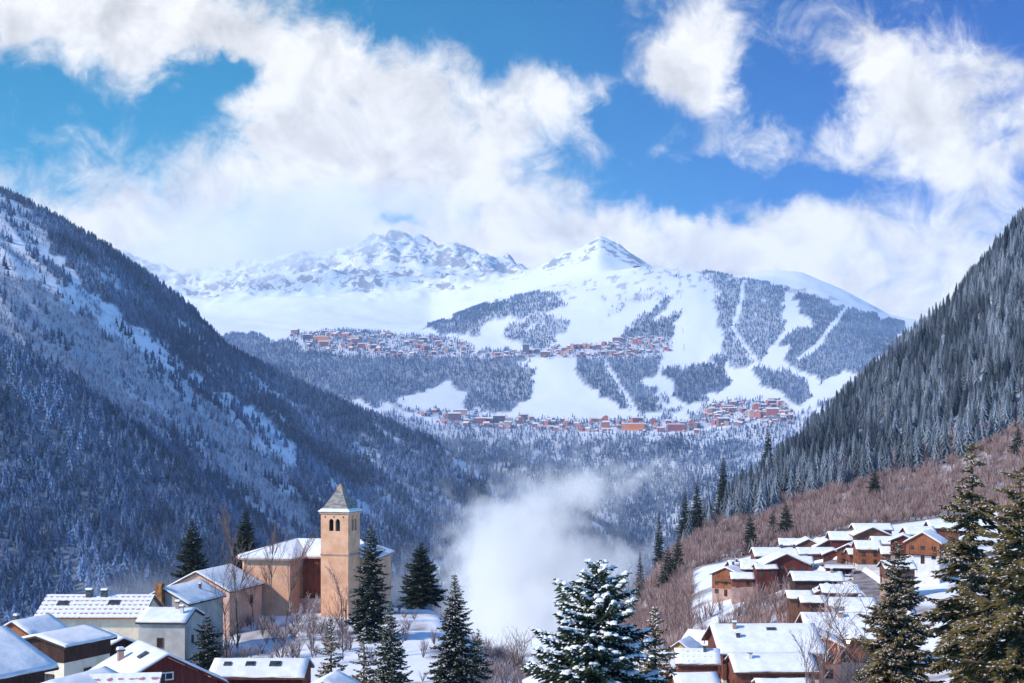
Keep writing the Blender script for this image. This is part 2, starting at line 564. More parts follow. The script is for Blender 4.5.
row(3700, -300,120, 0,240, 100,290, 200,370, 300,425, 400,465, 500,515, 560,525, 600,528, 650,535, 700,520, 1024,462, 1300,390)
row(4200, -300,200, 0,300, 100,330, 200,370, 300,400, 350,422, 430,455, 500,478, 560,486, 600,494, 650,500, 700,482, 760,470, 1024,455, 1300,390)
row(4550, -300,220, 0,310, 200,372, 300,402, 350,418, 430,441, 500,455, 560,458, 600,462, 650,466, 700,455, 760,445, 1024,440, 1300,390)
row(4900, 0,320, 200,376, 300,400, 350,410, 430,426, 500,433, 560,436, 600,438, 650,438, 700,434, 760,426, 820,420, 1024,410)
row(5200, 0,330, 200,378, 300,394, 350,400, 430,411, 500,418, 560,420, 600,421, 650,420, 700,418, 760,408, 820,400, 1024,395)
row(5700, 0,330, 200,362, 300,371, 350,376, 430,386, 500,392, 560,390, 650,390, 700,394, 760,385, 850,372, 1024,370)
row(6200, 0,330, 200,346, 300,350, 350,352, 430,356, 560,357, 650,358, 700,361, 760,356, 850,350, 1024,350)
row(6600, 0,325, 200,338, 280,333, 350,335, 430,340, 500,340, 560,337, 650,335, 760,336, 850,335, 1024,340)
row(7000, 0,320, 200,331, 300,328, 350,330, 430,327, 470,320, 500,315, 560,309, 600,306, 700,306, 760,311, 820,316, 890,331, 1024,345)
row(7500, 0,315, 200,328, 300,325, 350,325, 430,324, 470,308, 500,301, 560,291, 600,286, 650,280, 700,282, 760,290, 820,301, 890,322, 1024,345)
row(8000, 0,310, 200,324, 300,320, 430,327, 470,310, 500,297, 560,283, 600,276, 640,267, 700,270, 760,280, 820,291, 890,319, 1024,350)
row(8500, 0,300, 200,318, 300,312, 430,322, 500,300, 560,282, 600,268, 640,275, 700,276, 760,285, 820,295, 890,322, 1024,350)
row(9500, 0,280, 200,300, 300,292, 430,292, 500,276, 540,263, 565,249, 585,238, 600,228, 614,238, 635,251, 660,270, 700,278, 745,273, 775,267, 800,269, 850,291, 890,314, 1024,340)
row(10300, 0,270, 200,290, 300,276, 430,272, 500,276, 560,272, 600,262, 650,285, 760,290, 900,330, 1024,345)
row(11200, 0,255, 200,268, 250,252, 290,241, 320,243, 350,238, 375,231, 391,224, 408,234, 440,249, 460,243, 476,254, 490,256, 520,262, 560,276, 620,290, 900,345, 1024,345)
row(13000, 0,320, 300,320, 600,330, 1024,360)
row(16000, 0,400, 1024,400)

PX = np.arange(-260, 1301, 2.5)
LN0, LN1, DLN = math.log(3.0), math.log(12600.0), 0.0065
LN = np.arange(LN0, LN1, DLN)
keys = sorted(ROWS)
KL = np.log(np.array(keys, float))
TAB = np.stack([np.interp(PX, ROWS[k][:, 0], ROWS[k][:, 1]) for k in keys])      # rows x px


def gsm(a, s, axis):
    r = int(3 * s) + 1
    k = np.exp(-0.5 * (np.arange(-r, r + 1) / s) ** 2); k /= k.sum()
    a = np.moveaxis(a, axis, 0)
    p = np.concatenate([np.repeat(a[:1], r, 0), a, np.repeat(a[-1:], r, 0)])
    out = sum(k[i] * p[i:i + len(a)] for i in range(2 * r + 1))
    return np.moveaxis(out, 0, axis)


TAB = gsm(TAB, 1.6, 1)
idx = np.clip(np.searchsorted(KL, LN) - 1, 0, len(KL) - 2)
tt = ((LN - KL[idx]) / (KL[idx + 1] - KL[idx]))[:, None]
GP = TAB[idx] * (1 - tt) + TAB[idx + 1] * tt
GP = gsm(GP, 1.8, 0)
PXg, LNg = np.meshgrid(PX, LN)
Dg = np.exp(LNg)
# relief of its own
far = np.clip((Dg - 1300) / 400, 0, 1)
nearw = np.clip((Dg - 500) / 300, 0, 1) * (1 - far)
GP = GP + far * 7 * (fbm(PXg / 70, LNg * 16, 3, 5) - 0.5) + nearw * 8 * (fbm(PXg / 45, LNg * 25, 9, 5) - 0.5)
GP = GP + np.clip((Dg - 150) / 60, 0, 1) * (1 - far) * 2.0 * (fbm(PXg / 25, LNg * 60, 5, 4) - 0.5)
leftw = np.clip((Dg - 1350) / 200, 0, 1) * np.clip((3200 - Dg) / 400, 0, 1) * np.clip((620 - PXg) / 120, 0, 1)
gul = ridged((PXg + 420 * (LNg - 7.5)) / 60, LNg * 3.0, 21, 4)
GP = GP - leftw * 9 * (gul - 0.5)
pk = np.clip((Dg - 9300) / 700, 0, 1) * np.clip((12500 - Dg) / 900, 0, 1) * np.clip((560 - PXg) / 60, 0, 1)
WX, WD = (PXg - 512) / F * Dg, Dg
GP = GP - pk * (30 * (ridged((WX + .5 * WD) / 1050, (WD - .3 * WX) / 1050, 33, 7) - 0.5) + 16 * (ridged((WX - .4 * WD) / 330, (WD + .3 * WX) / 330, 35, 5) - .5))
pk2 = np.exp(-((Dg - 9500) / 700) ** 2) * np.clip(1 - np.abs(PXg - 605) / 70, 0, 1)
GP = GP - pk2 * 12 * (ridged((WX + .4 * WD) / 700, WD / 700, 37, 6) - 0.5)
GP = GP - np.clip((Dg - 9000) / 500, 0, 1) * 7 * (ridged(WX / 170, WD / 170, 39, 4) - .5) * np.clip((640 - PXg) / 50, 0, 1)
GZ = (HZ - GP) / F * Dg
GX = (PXg - 512) / F * Dg
NR, NC = GP.shape


def gpy(px, D):
    """height line (in 1/1400 slopes) of the ground"""
    c = np.clip((np.asarray(px, float) - PX[0]) / 2.5, 0, NC - 1.001)
    r = np.clip((np.log(np.asarray(D, float)) - LN0) / DLN, 0, NR - 1.001)
    ci, ri = c.astype(int), r.astype(int)
    fc, fr = c - ci, r - ri
    z = (GP[ri, ci] * (1 - fc) + GP[ri, ci + 1] * fc) * (1 - fr) + (GP[ri + 1, ci] * (1 - fc) + GP[ri + 1, ci + 1] * fc) * fr
    return z


def gz(x, y):
    return (HZ - gpy(512 + F * np.asarray(x, float) / y, y)) / F * y


runmin = np.minimum.accumulate(GP, axis=0)
VIS = GP <= np.concatenate([GP[:1] + 1, runmin[:-1]]) + 4.0      # seen, or just behind a crest
INF = (PXg > -60) & (PXg < 1084)

# ---- what grows where (all in world space once stored on the vertices)
jx = PXg + 34 * (fbm(PXg / 18, GP / 12, 41, 5) - 0.5)
jy = GP + 20 * (fbm(PXg / 18, GP / 12, 47, 5) - 0.5)
S1 = [(-60, 170), (5, 196), (40, 222), (62, 262), (110, 305), (165, 345), (215, 392), (165, 372), (110, 335), (60, 300), (0, 262), (-60, 235)]
S2 = [(218, 397), (248, 404), (290, 440), (300, 474), (280, 468), (240, 430)]
S3 = [(352, 430), (368, 440), (385, 462), (372, 452)]
B1 = [(-60, 215), (0, 252), (60, 292), (110, 330), (170, 372), (230, 410), (262, 450), (310, 510), (330, 575), (300, 562), (190, 462), (100, 400), (0, 335), (-60, 300)]
FAR = [
    ([(421, 331), (451, 310), (520, 295), (558, 295), (566, 307), (539, 314), (486, 322), (470, 333)], .62),
    ([(430, 331), (470, 310), (500, 300), (505, 309), (470, 320), (445, 335)], .9),
    ([(500, 330), (512, 322), (543, 314), (567, 318), (569, 333), (545, 345), (530, 349), (505, 336)], .6),
    ([(224, 335), (290, 340), (330, 352), (455, 352), (527, 350), (531, 362), (475, 380), (405, 393), (395, 404), (330, 400), (200, 345)], .9),
    ([(455, 379), (486, 364), (535, 368), (541, 390), (541, 412), (486, 415), (459, 398)], .85),
    ([(573, 356), (661, 352), (665, 368), (649, 383), (657, 413), (623, 413), (588, 385)], .9),
    ([(665, 368), (722, 364), (737, 383), (695, 402), (672, 394)], 1.0),
    ([(611, 337), (642, 326), (676, 310), (678, 341), (627, 347)], .9),
    ([(630, 326), (668, 295), (672, 301), (638, 329)], .9),
    ([(712, 281), (782, 285), (792, 330), (752, 367), (706, 363), (724, 335)], .68),
    ([(795, 292), (900, 318), (900, 350), (818, 388), (795, 367), (780, 344), (808, 325)], .84),
    ([(757, 367), (780, 367), (815, 395), (795, 405), (752, 386)], .9),
    ([(596, 312), (640, 292), (660, 284), (664, 288), (610, 318)], .2),
    ([(640, 268), (690, 274), (700, 284), (640, 276)], .12),
    ([(700, 272), (770, 279), (775, 290), (710, 288)], .45),
]
fmask = np.zeros(GP.shape)
fz = (Dg > 4950) & (Dg < 8150)
for poly, w in FAR:
    fmask = np.where(fz & inpoly(jx, jy, poly), np.maximum(fmask, w), fmask)
clump = fbm(PXg / 9, GP / 5, 53, 4)
fmask = np.where(fz, fmask * np.clip((clump - 0.5 + 0.45 * fmask) * 9, 0, 1), 0)
fmask = np.where(fz & (jy > 398) & (jy < 434) & (jx > 380) & (jx < 850), np.maximum(fmask, np.clip((clump - .52) * 9, 0, .6)), fmask)
pst = inpoly(jx, jy, [(536, 356), (572, 356), (590, 388), (625, 414), (640, 420), (500, 420), (535, 395)])
pst |= inpoly(jx, jy, [(668, 405), (655, 385), (668, 360), (675, 320), (690, 280), (705, 285), (722, 330), (700, 362), (668, 372), (672, 392), (700, 405)])
pst |= inpoly(jx, jy, [(722, 366), (740, 372), (800, 404), (795, 410), (730, 385)])
pst |= inpoly(jx, jy, [(780, 290), (795, 295), (810, 325), (785, 340), (757, 368), (750, 365), (785, 330)])
pst |= inpoly(jx, jy, [(395, 405), (440, 385), (458, 380), (459, 398), (478, 420), (430, 412)])
pst |= inpoly(PXg + .15 * (jx - PXg), GP, [(742, 280), (746, 280), (735, 330), (760, 366), (755, 367), (730, 331)])
pst |= inpoly(PXg + .15 * (jx - PXg), GP, [(850, 298), (855, 299), (822, 345), (800, 362), (796, 359), (818, 341)])
pst |= inpoly(PXg + .15 * (jx - PXg), GP, [(600, 356), (604, 356), (625, 390), (640, 416), (634, 416), (618, 390)])
fmask = np.where(fz & pst, 0, fmask)
VREG = [[(288, 335), (330, 330), (460, 338), (475, 348), (470, 358), (350, 357), (310, 350)],
        [(470, 354), (535, 350), (600, 345), (640, 337), (672, 338), (672, 350), (655, 358), (560, 359), (470, 358)],
        [(412, 411), (440, 411), (480, 416), (560, 420), (640, 420), (700, 422), (700, 433), (600, 432), (500, 430), (440, 424)],
        [(700, 408), (730, 400), (775, 402), (795, 412), (790, 424), (720, 426), (698, 420)]]
for vr in VREG:
    fmask = np.where(fz & inpoly(PXg + .3 * (jx - PXg), GP + .2 * (jy - GP), vr), .28 + .3 * (clump > .5), fmask)
lowf = (Dg > 3350) & (Dg <= 4950)
fmask = np.where(lowf, np.clip(0.9 + (clump - 0.45) * 5, .5, 1) * np.where(jy < 442, .5, 1), fmask)
# left slope
lef = (Dg > 1250) & (Dg <= 3450) & (PXg < 720)
sn = (inpoly(jx, jy, S1) & (Dg > 2000)) | (inpoly(jx, jy, S2)) | inpoly(jx, jy, S3)
streak = fbm((PXg + GP * .9) / 60, (GP - PXg * .75) / 9, 61, 5)
br = inpoly(jx, jy, B1) & (Dg > 1890)
lc = np.where(lef, 1.0, 0.0)
lc = np.where(lef & br, np.clip((streak - .55) * 6, 0, .35), lc)
lc = np.where(lef & sn, np.clip((streak - .54) * 5, 0, .35), lc)
lc = np.where(lef & ~br & ~sn & (Dg > 1900), np.clip(.95 - np.clip(streak - .58, 0, 1) * 7, .25, 1), lc)
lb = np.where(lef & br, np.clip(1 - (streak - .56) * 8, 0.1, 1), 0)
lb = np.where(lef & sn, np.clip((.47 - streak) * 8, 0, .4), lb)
# right hill
rh = (Dg > 480) & (Dg < 1210) & (PXg > 560)
line = np.interp(PXg, [560, 640, 660, 700, 760, 830, 900, 950, 1024, 1300], [585, 575, 560, 535, 520, 495, 480, 462, 432, 300])
jl = line + 22 * (fbm(PXg / 40, LNg * 20, 71, 4) - .5)
rc = np.where(rh & (GP < jl), np.clip((fbm(PXg / 16, LNg * 60, 75, 4) - .24) * 6, .25, 1.0), 0.0)
rb = np.where(rh & (GP >= jl - 22) & (GP < 612), 1.0, 0)
rb = np.where((PXg > 590) & (PXg < 700) & (Dg > 320) & (Dg < 640) & (GP < 650), 1.0, rb)
rb = np.where((PXg > 690) & (Dg < 535) & (PXg < 1000), 0.0, rb)
rb = np.where((PXg > 665) & (PXg < 800) & (Dg > 315) & (Dg < 405) & (fbm(PXg / 20, LNg * 50, 73, 3) > .42), .8, rb)
roadpts = [(800, 442), (818, 438), (833, 428), (848, 405), (864, 380), (880, 352), (889, 326), (888, 300), (880, 275)]

# ---- colours of the ground, woodland floor tinted with the blue of shade
nn = fbm(GX / 9, Dg / 9, 81, 5)
nl = fbm(GX / 60, Dg / 60, 83, 5)
snowc = np.array([.86, .88, .93])
dirt = np.array([.16, .10, .08])
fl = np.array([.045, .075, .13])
C = np.ones(GP.shape + (3,)) * snowc
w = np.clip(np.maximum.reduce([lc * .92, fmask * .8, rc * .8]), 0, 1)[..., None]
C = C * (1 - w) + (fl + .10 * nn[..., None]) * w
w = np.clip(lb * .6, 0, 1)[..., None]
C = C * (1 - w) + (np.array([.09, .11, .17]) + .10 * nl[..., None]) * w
w = np.clip(np.maximum(0, rb * np.clip((nn - .15) * 2.2, .6, .95)), 0, 1)[..., None]
C = C * (1 - w) + (np.array([.17, .10, .08]) + .12 * nl[..., None]) * w
nearm = (Dg < 480)
w = (np.clip((nn - .56) * 6, 0, 1) * nearm * .75 * np.clip((Dg - 120) / 40, 0, 1))[..., None]
C = C * (1 - w) + dirt * w
# bare rock on the steep high faces
gx_ = np.gradient(GZ, axis=1) / np.gradient(GX, axis=1)
gy_ = np.gradient(GZ, axis=0) / np.gradient(Dg, axis=0)
slope = np.sqrt(gx_ ** 2 + gy_ ** 2)
hi = np.clip((Dg - 8600) / 300, 0, 1)
rockw = hi * (np.clip((slope - .34) * 1.5, -.25, .6) + .25 * np.clip(1 - np.hypot((PXg - 612) / 45, (GP - 258) / 22), 0, 1)) + (hi - 1) * 1.0
rockw = np.maximum(rockw, np.where(fz & (Dg > 6900) & (GP < 297) & (PXg > 600), .0, -1))
rockw = np.where(Dg < 6000, -1, rockw)
w = (np.where(fz & (Dg > 6900) & (GP < 300), np.clip((fbm(PXg / 5, GP / 2.5, 93, 4) - .62) * 14, 0, .6), 0))[..., None]
C = C * (1 - w) + np.array([.22, .22, .26]) * w

V = np.stack([GX, Dg, GZ], -1).reshape(-1, 3)
r, c = np.meshgrid(np.arange(NR - 1), np.arange(NC - 1), indexing='ij')
q = (r * NC + c).ravel()
Fq = np.stack([q, q + 1, q + NC + 1, q + NC], 1)
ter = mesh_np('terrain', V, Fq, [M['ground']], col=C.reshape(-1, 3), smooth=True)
ra = ter.data.attributes.new('rock', 'FLOAT', 'POINT')
ra.data.foreach_set('value', rockw.reshape(-1).astype(np.float32))
tag(ter, kind='structure')

# ------------------------------------------------------------------ air
def volume_mat(name, color, density, aniso=0.0):
    m = bpy.data.materials.new(name)
    m.use_nodes = True
    nt = m.node_tree
    nt.nodes.clear()
    out = nd(nt, 'ShaderNodeOutputMaterial')
    v = nd(nt, 'ShaderNodeVolumePrincipled')
    v.inputs['Color'].default_value = color + (1,)
    v.inputs['Density'].default_value = density
    v.inputs['Anisotropy'].default_value = aniso
    lk(nt, v.outputs[0], out.inputs['Volume'])
    return m, nt, v


hm, _, _ = volume_mat('haze', (0.56, 0.76, 1.0), 3.8e-5)
hb = MB().box(-7400, 7700, -60, 12700, float(GZ.min()) - 1.0, float(GZ.max()) + 25)
hz = hb.build('haze', hm)
tag(hz, kind='stuff')
hz.display_type = 'WIRE'


def mist_bank(name, lo, hi_, blobs, density, nscale, label):
    """closed box of uneven mist: soft balls of density broken up by noise, in world metres"""
    m, nt, v = volume_mat(name, (1.0, 0.99, 0.965), 0.0, 0.0)
    geo = nd(nt, 'ShaderNodeTexCoord')
    P = geo.outputs['Object']
    n = noise(nt, P, nscale, 5, 0.62)
    wp = nd(nt, 'ShaderNodeVectorMath', operation='MULTIPLY_ADD')
    lk(nt, n.outputs['Color'], wp.inputs[0])
    k = 0.55 / nscale
    wp.inputs[1].default_value = (k, k, k)
    lk(nt, P, wp.inputs[2])
    acc = None
    for (x, y, z), (rx, ry, rz_), wt in blobs:
        mm = nd(nt, 'ShaderNodeVectorMath', operation='MULTIPLY_ADD')
        lk(nt, wp.outputs[0], mm.inputs[0])
        mm.inputs[1].default_value = (1 / rx, 1 / ry, 1 / rz_)
        mm.inputs[2].default_value = (-(x + k / 2) / rx, -(y + k / 2) / ry, -(z + k / 2) / rz_)
        dt = nd(nt, 'ShaderNodeVectorMath', operation='DOT_PRODUCT')
        lk(nt, mm.outputs[0], dt.inputs[0]); lk(nt, mm.outputs[0], dt.inputs[1])
        g = mathn(nt, 'POWER', 2.71828, mathn(nt, 'MULTIPLY', dt.outputs['Value'], -1.0))
        acc = mathn(nt, 'MULTIPLY_ADD', g, wt, acc if acc is not None else 0.0)
    n2 = noise(nt, P, nscale * 2.2, 6, 0.65)
    d = mathn(nt, 'ADD', acc, mathn(nt, 'MULTIPLY_ADD', n2.outputs['Fac'], 3.6, -2.22))
    d = mathn(nt, 'MULTIPLY', mathn(nt, 'MAXIMUM', d, 0.0), density)
    lk(nt, d, v.inputs['Density'])
    o = MB().box(lo[0], hi_[0], lo[1], hi_[1], lo[2], hi_[2]).build(name, m)
    tag(o, label, None, None, 'stuff')
    o.display_type = 'WIRE'
    return o


def mb(px, py, D, rx, ry, rz_, w):
    return (tuple(P3(px, py, D)), (rx, ry, rz_), w)


mist_bank('mist', tuple(P3(420, 690, 860)), (130, 1240, 5), [
    mb(510, 640, 1000, 42, 60, 34, 1.1), mb(500, 590, 1000, 34, 60, 34, 1.1), mb(500, 545, 1000, 36, 50, 30, 1.0),
    mb(535, 520, 1010, 36, 50, 24, .95), mb(580, 605, 1000, 46, 60, 26, 1.0), mb(545, 570, 1000, 36, 60, 26, .9), mb(605, 562, 1010, 30, 50, 14, .6),
    mb(590, 492, 1020, 34, 50, 12, .7), mb(640, 475, 1040, 34, 50, 10, .5), mb(632, 550, 1020, 28, 50, 13, .5), mb(570, 480, 1020, 30, 50, 14, .55),
], 0.036, 0.022, None)
mist_bank('mist', tuple(P3(-60, 660, 480)), (-40, 800, -30), [
    mb(20, 640, 620, 70, 50, 18, .9), mb(90, 620, 640, 70, 50, 16, .8), mb(180, 610, 660, 60, 50, 14, .6), mb(60, 585, 700, 80, 40, 12, .5), mb(300, 610, 660, 60, 50, 14, .6), mb(410, 590, 660, 30, 50, 20, .8),
], 0.0045, 0.02, None)
mist_bank('mist', tuple(P3(100, 320, 9000)), tuple(P3(480, 150, 10400)), [  # cloud bank round the left peaks, built like the valley mist
    mb(200, 262, 9700, 900, 600, 190, 1.1), mb(300, 240, 9800, 700, 500, 150, 1.0), mb(250, 215, 9800, 900, 500, 200, 1.0), mb(380, 200, 9900, 700, 500, 120, 1.0), mb(440, 228, 9900, 350, 400, 90, .8),
], 0.0016, 0.0022, None)
# ------------------------------------------------------------------ woods
rng = np.random.default_rng(7)


def scatter(prob, per_m2, seed, cull=True):
    """points on the terrain: prob is a grid mask; returns x, y, px, D"""
    g = np.random.default_rng(seed)
    area = np.zeros(GP.shape)
    area[:-1, :-1] = (2.5 / F * Dg[:-1, :-1]) * (Dg[1:, :-1] - Dg[:-1, :-1])
    p = prob * area * per_m2 * INF
    if cull:
        p = p * VIS
    n = g.poisson(p)
    rr, cc = np.nonzero(n)
    k = n[rr, cc]
    rr, cc = np.repeat(rr, k), np.repeat(cc, k)
    px = PX[cc] + g.random(len(cc)) * 2.5
    D = np.exp(LN[rr] + g.random(len(rr)) * DLN)
    x = (px - 512) / F * D
    z = (HZ - gpy(px, D)) / F * D
    return np.stack([x, D, z], 1), px, D


def proto_conifer(seed, tiers, seg, R=0.17, frost=0.5, jag=0.35):
    """unit-height conifer of ragged drooping skirts: V (n,3), quads/tris, frost weight per vertex"""
    g = np.random.default_rng(seed)
    Vs, Fs, W = [], [], []
    for t in range(tiers):
        f = t / tiers
        zt = 0.10 + 0.90 * ((t + 1.55) / (tiers + .55))
        zb = 0.06 + 0.90 * (t / tiers)
        rr = R * (1 - f) ** 0.85 * (0.85 + .3 * g.random()) + .012
        b = len(Vs)
        Vs.append((0, 0, min(zt, 1.0))); W.append(.15)
        a0 = g.random() * 6.28
        for k in range(seg * 2):
            a = a0 + math.pi * k / seg
            q = rr * ((1 + jag * (g.random() - .3)) if k % 2 == 0 else (0.42 + .2 * g.random()))
            zz = zb - (0.02 + .025 * g.random() if k % 2 == 0 else -0.035)
            Vs.append((q * math.cos(a), q * math.sin(a), zz))
            W.append((1.0 if k % 2 == 0 else .3) * (.5 + g.random() * .7))
        for k in range(seg * 2):
            Fs.append((b, b + 1 + k, b + 1 + (k + 1) % (seg * 2)))
    return np.array(Vs), np.array(Fs), np.array(W)


def proto_bare(seed, blades, spread=.35, wid=.012, sub=0):
    """unit-height leafless crown: thin upright blades fanning from the stem"""
    g = np.random.default_rng(seed)
    Vs, Fs, W = [], [], []
    for k in range(blades):
        a = g.random() * 6.28
        z0 = g.random() ** 1.3 * .55 if k else 0
        l = (1 - z0) * (.55 + .45 * g.random())
        sp = spread * (.25 + .75 * g.random()) * (1 if k else 0)
        p0 = np.array([0, 0, z0]) + np.array([math.cos(a), math.sin(a), 0]) * z0 * spread * .25
        p1 = p0 + np.array([math.cos(a) * sp, math.sin(a) * sp, 1]) * l * np.array([1, 1, .93])
        n = np.array([math.cos(a * 3 + 1), math.sin(a * 3 + 1), 0]) * wid * (.6 + .9 * g.random())
        b = len(Vs)
        Vs += [p0 - n, p0 + n, p1 + n * .35, p1 - n * .35]
        W += [.1, .1, 1, 1]
        Fs.append((b, b + 1, b + 2)); Fs.append((b, b + 2, b + 3))
    return np.array(Vs), np.array(Fs), np.array(W)


def plant(name, pts, protos, hmin, hmax, dark, frost, fa, mat, seed, kind='stuff', wide=(.85, 1.25), tone=.35, parent=None, frostvar=None):
    g = np.random.default_rng(seed)
    n = len(pts)
    which = g.integers(0, len(protos), n)
    H = hmin + (hmax - hmin) * g.random(n) ** 1.2
    Vall, Fall, Call = [], [], []
    off = 0
    fr = fa * (.35 + 1.1 * g.random(n)) if frostvar is None else fa * frostvar * (.25 + 1.35 * g.random(n))
    ton = 1 - tone + 2 * tone * g.random(n)
    for i, (pv, pf, pw) in enumerate(protos):
        s = np.nonzero(which == i)[0]
        if not len(s): continue
        a = g.random(len(s)) * 6.283
        w = wide[0] + (wide[1] - wide[0]) * g.random(len(s))
        ca, sa = np.cos(a), np.sin(a)
        x = (pv[None, :, 0] * ca[:, None] - pv[None, :, 1] * sa[:, None]) * (H[s] * w)[:, None]
        y = (pv[None, :, 0] * sa[:, None] + pv[None, :, 1] * ca[:, None]) * (H[s] * w)[:, None]
        z = pv[None, :, 2] * H[s][:, None]
        P = np.stack([x, y, z], -1) + pts[s][:, None, :] - np.array([0, 0, .02]) * H[s][:, None, None]
        Vall.append(P.reshape(-1, 3))
        Fall.append((pf[None] + (np.arange(len(s)) * len(pv))[:, None, None] + off).reshape(-1, 3))
        off += len(s) * len(pv)
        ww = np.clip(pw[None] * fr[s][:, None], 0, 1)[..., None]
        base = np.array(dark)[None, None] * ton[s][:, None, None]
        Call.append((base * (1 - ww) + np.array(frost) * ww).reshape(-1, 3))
    if not Vall: return None
    o = mesh_np(name, np.concatenate(Vall), np.concatenate(Fall), [mat], col=np.concatenate(Call), parent=parent)
    if kind: tag(o, kind=kind)
    return o


far_p = [proto_conifer(s, 2, 3, .20) for s in (1, 2, 3)]
mid_p = [proto_conifer(s, 4, 4, .235) for s in (4, 5, 6, 7)]
near_p = [proto_conifer(s, 10, 6, .17) for s in range(8, 14)]
bare_mid = [proto_bare(s, 7, .45, .03) for s in (20, 21, 22)]
bare_near = [proto_bare(s, 22, .42, .010) for s in (23, 24, 25, 26)]

FROST = (.56, .63, .74)
fv = lambda px, D: fbm(px / 40, np.log(D) * 22, 101, 4)
# woods of the far mountain, blue of shade put into their colours
pts, px, D = scatter(np.where(Dg > 4950, fmask, 0), 1 / 120, 1)
f = np.clip(fv(px, D) * 2.6 - .4, .2, 1.5)
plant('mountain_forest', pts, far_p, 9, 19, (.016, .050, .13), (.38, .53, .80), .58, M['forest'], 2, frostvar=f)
print('far', len(pts))
pts, px, D = scatter(np.where(Dg <= 4950, fmask, 0), 1 / 110, 3)
f = np.clip(fv(px, D) * 2.4 - .35, .15, 1.5) * np.where(gpy(px, D) < 468, 1.5, .85)
plant('lower_forest', pts, far_p, 9, 20, (.008, .032, .095), (.34, .50, .80), .46, M['forest'], 4, frostvar=f)  # needles and frost coloured with the blue of shade too
print('low', len(pts))
# left slope: blue of its shade mixed into the tree colours
pts, px, D = scatter(lc, 1 / 62, 5)
f = np.clip(fv(px, D) * 3.4 - .9, .08, 1.7)
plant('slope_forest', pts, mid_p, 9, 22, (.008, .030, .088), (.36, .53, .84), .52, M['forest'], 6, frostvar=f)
print('left', len(pts))
pts, px, D = scatter(lb, 1 / 60, 7)
plant('bare_woodland', pts, bare_mid, 7, 13, (.07, .09, .16), (.36, .43, .58), .7, M['brush'], 8)
print('leftbare', len(pts))
# right hill: bare reddish brush and the dense frosted spruces
pts, px, D = scatter(rb, 1 / 6.5, 9)
plant('hillside_brush', pts, bare_near, 3.5, 7.2, (.22, .115, .09), (.58, .44, .41), .55, M['brush'], 10, wide=(1, 1.6))
print('brush', len(pts))
pts, px, D = scatter(rc, 1 / 23, 11)
g = np.random.default_rng(12)
f = np.clip(fv(px, D) * 2.4 - .5, .15, 1.3)
keep = rng.random(len(pts)) < .97
pts, px, D, f = pts[keep], px[keep], D[keep], f[keep]
py_ = gpy(px, D)
big = F / D * (1.0 + 0.0 * px)
inside = (px > 600) & (px < 1020) & (py_ > 180)
order = np.argsort(np.where(inside, D, 9e9))
# the 300 nearest ones stand as trees of their own (thinned so that they are the front ranks)
ind = order[:272]
rest = np.setdiff1d(np.arange(len(pts)), ind)
plant('frosted_forest', pts[rest], near_p, 10, 19, (.018, .028, .042), (.62, .68, .78), .62, M['forest'], 13, frostvar=f[rest])
print('right', len(pts))


def solo_protos(n, dark, fa, seed, name):
    out = []
    for k in range(n):
        pr = [near_p[k % len(near_p)]]
        o = plant(name, np.zeros((1, 3)), pr, 1, 1, dark, FROST, fa, M['forest'], seed + k, kind=None, wide=(1, 1), tone=.2)
        out.append(o)
    return out


protos = solo_protos(8, (.022, .030, .036), .60, 60, 'spruce_tree')
gr = np.random.default_rng(15)
for n_, i in enumerate(ind):
    src = protos[n_ % len(protos)]
    o = src if n_ < len(protos) else src.copy()
    if o is not src:
        COL.objects.link(o)
    h = gr.uniform(9, 20)
    o.location = tuple(pts[i] - np.array([0, 0, .3]))
    w_ = gr.uniform(.9, 1.2)
    o.scale = (h * w_, h * w_, h)
    o.rotation_euler = (0, 0, gr.uniform(0, 6.28))
    tag(o, 'frost-grey spruce among the dense ranks of spruces on the right-hand hillside', 'tree', 'frosted spruces on the right-hand hill')


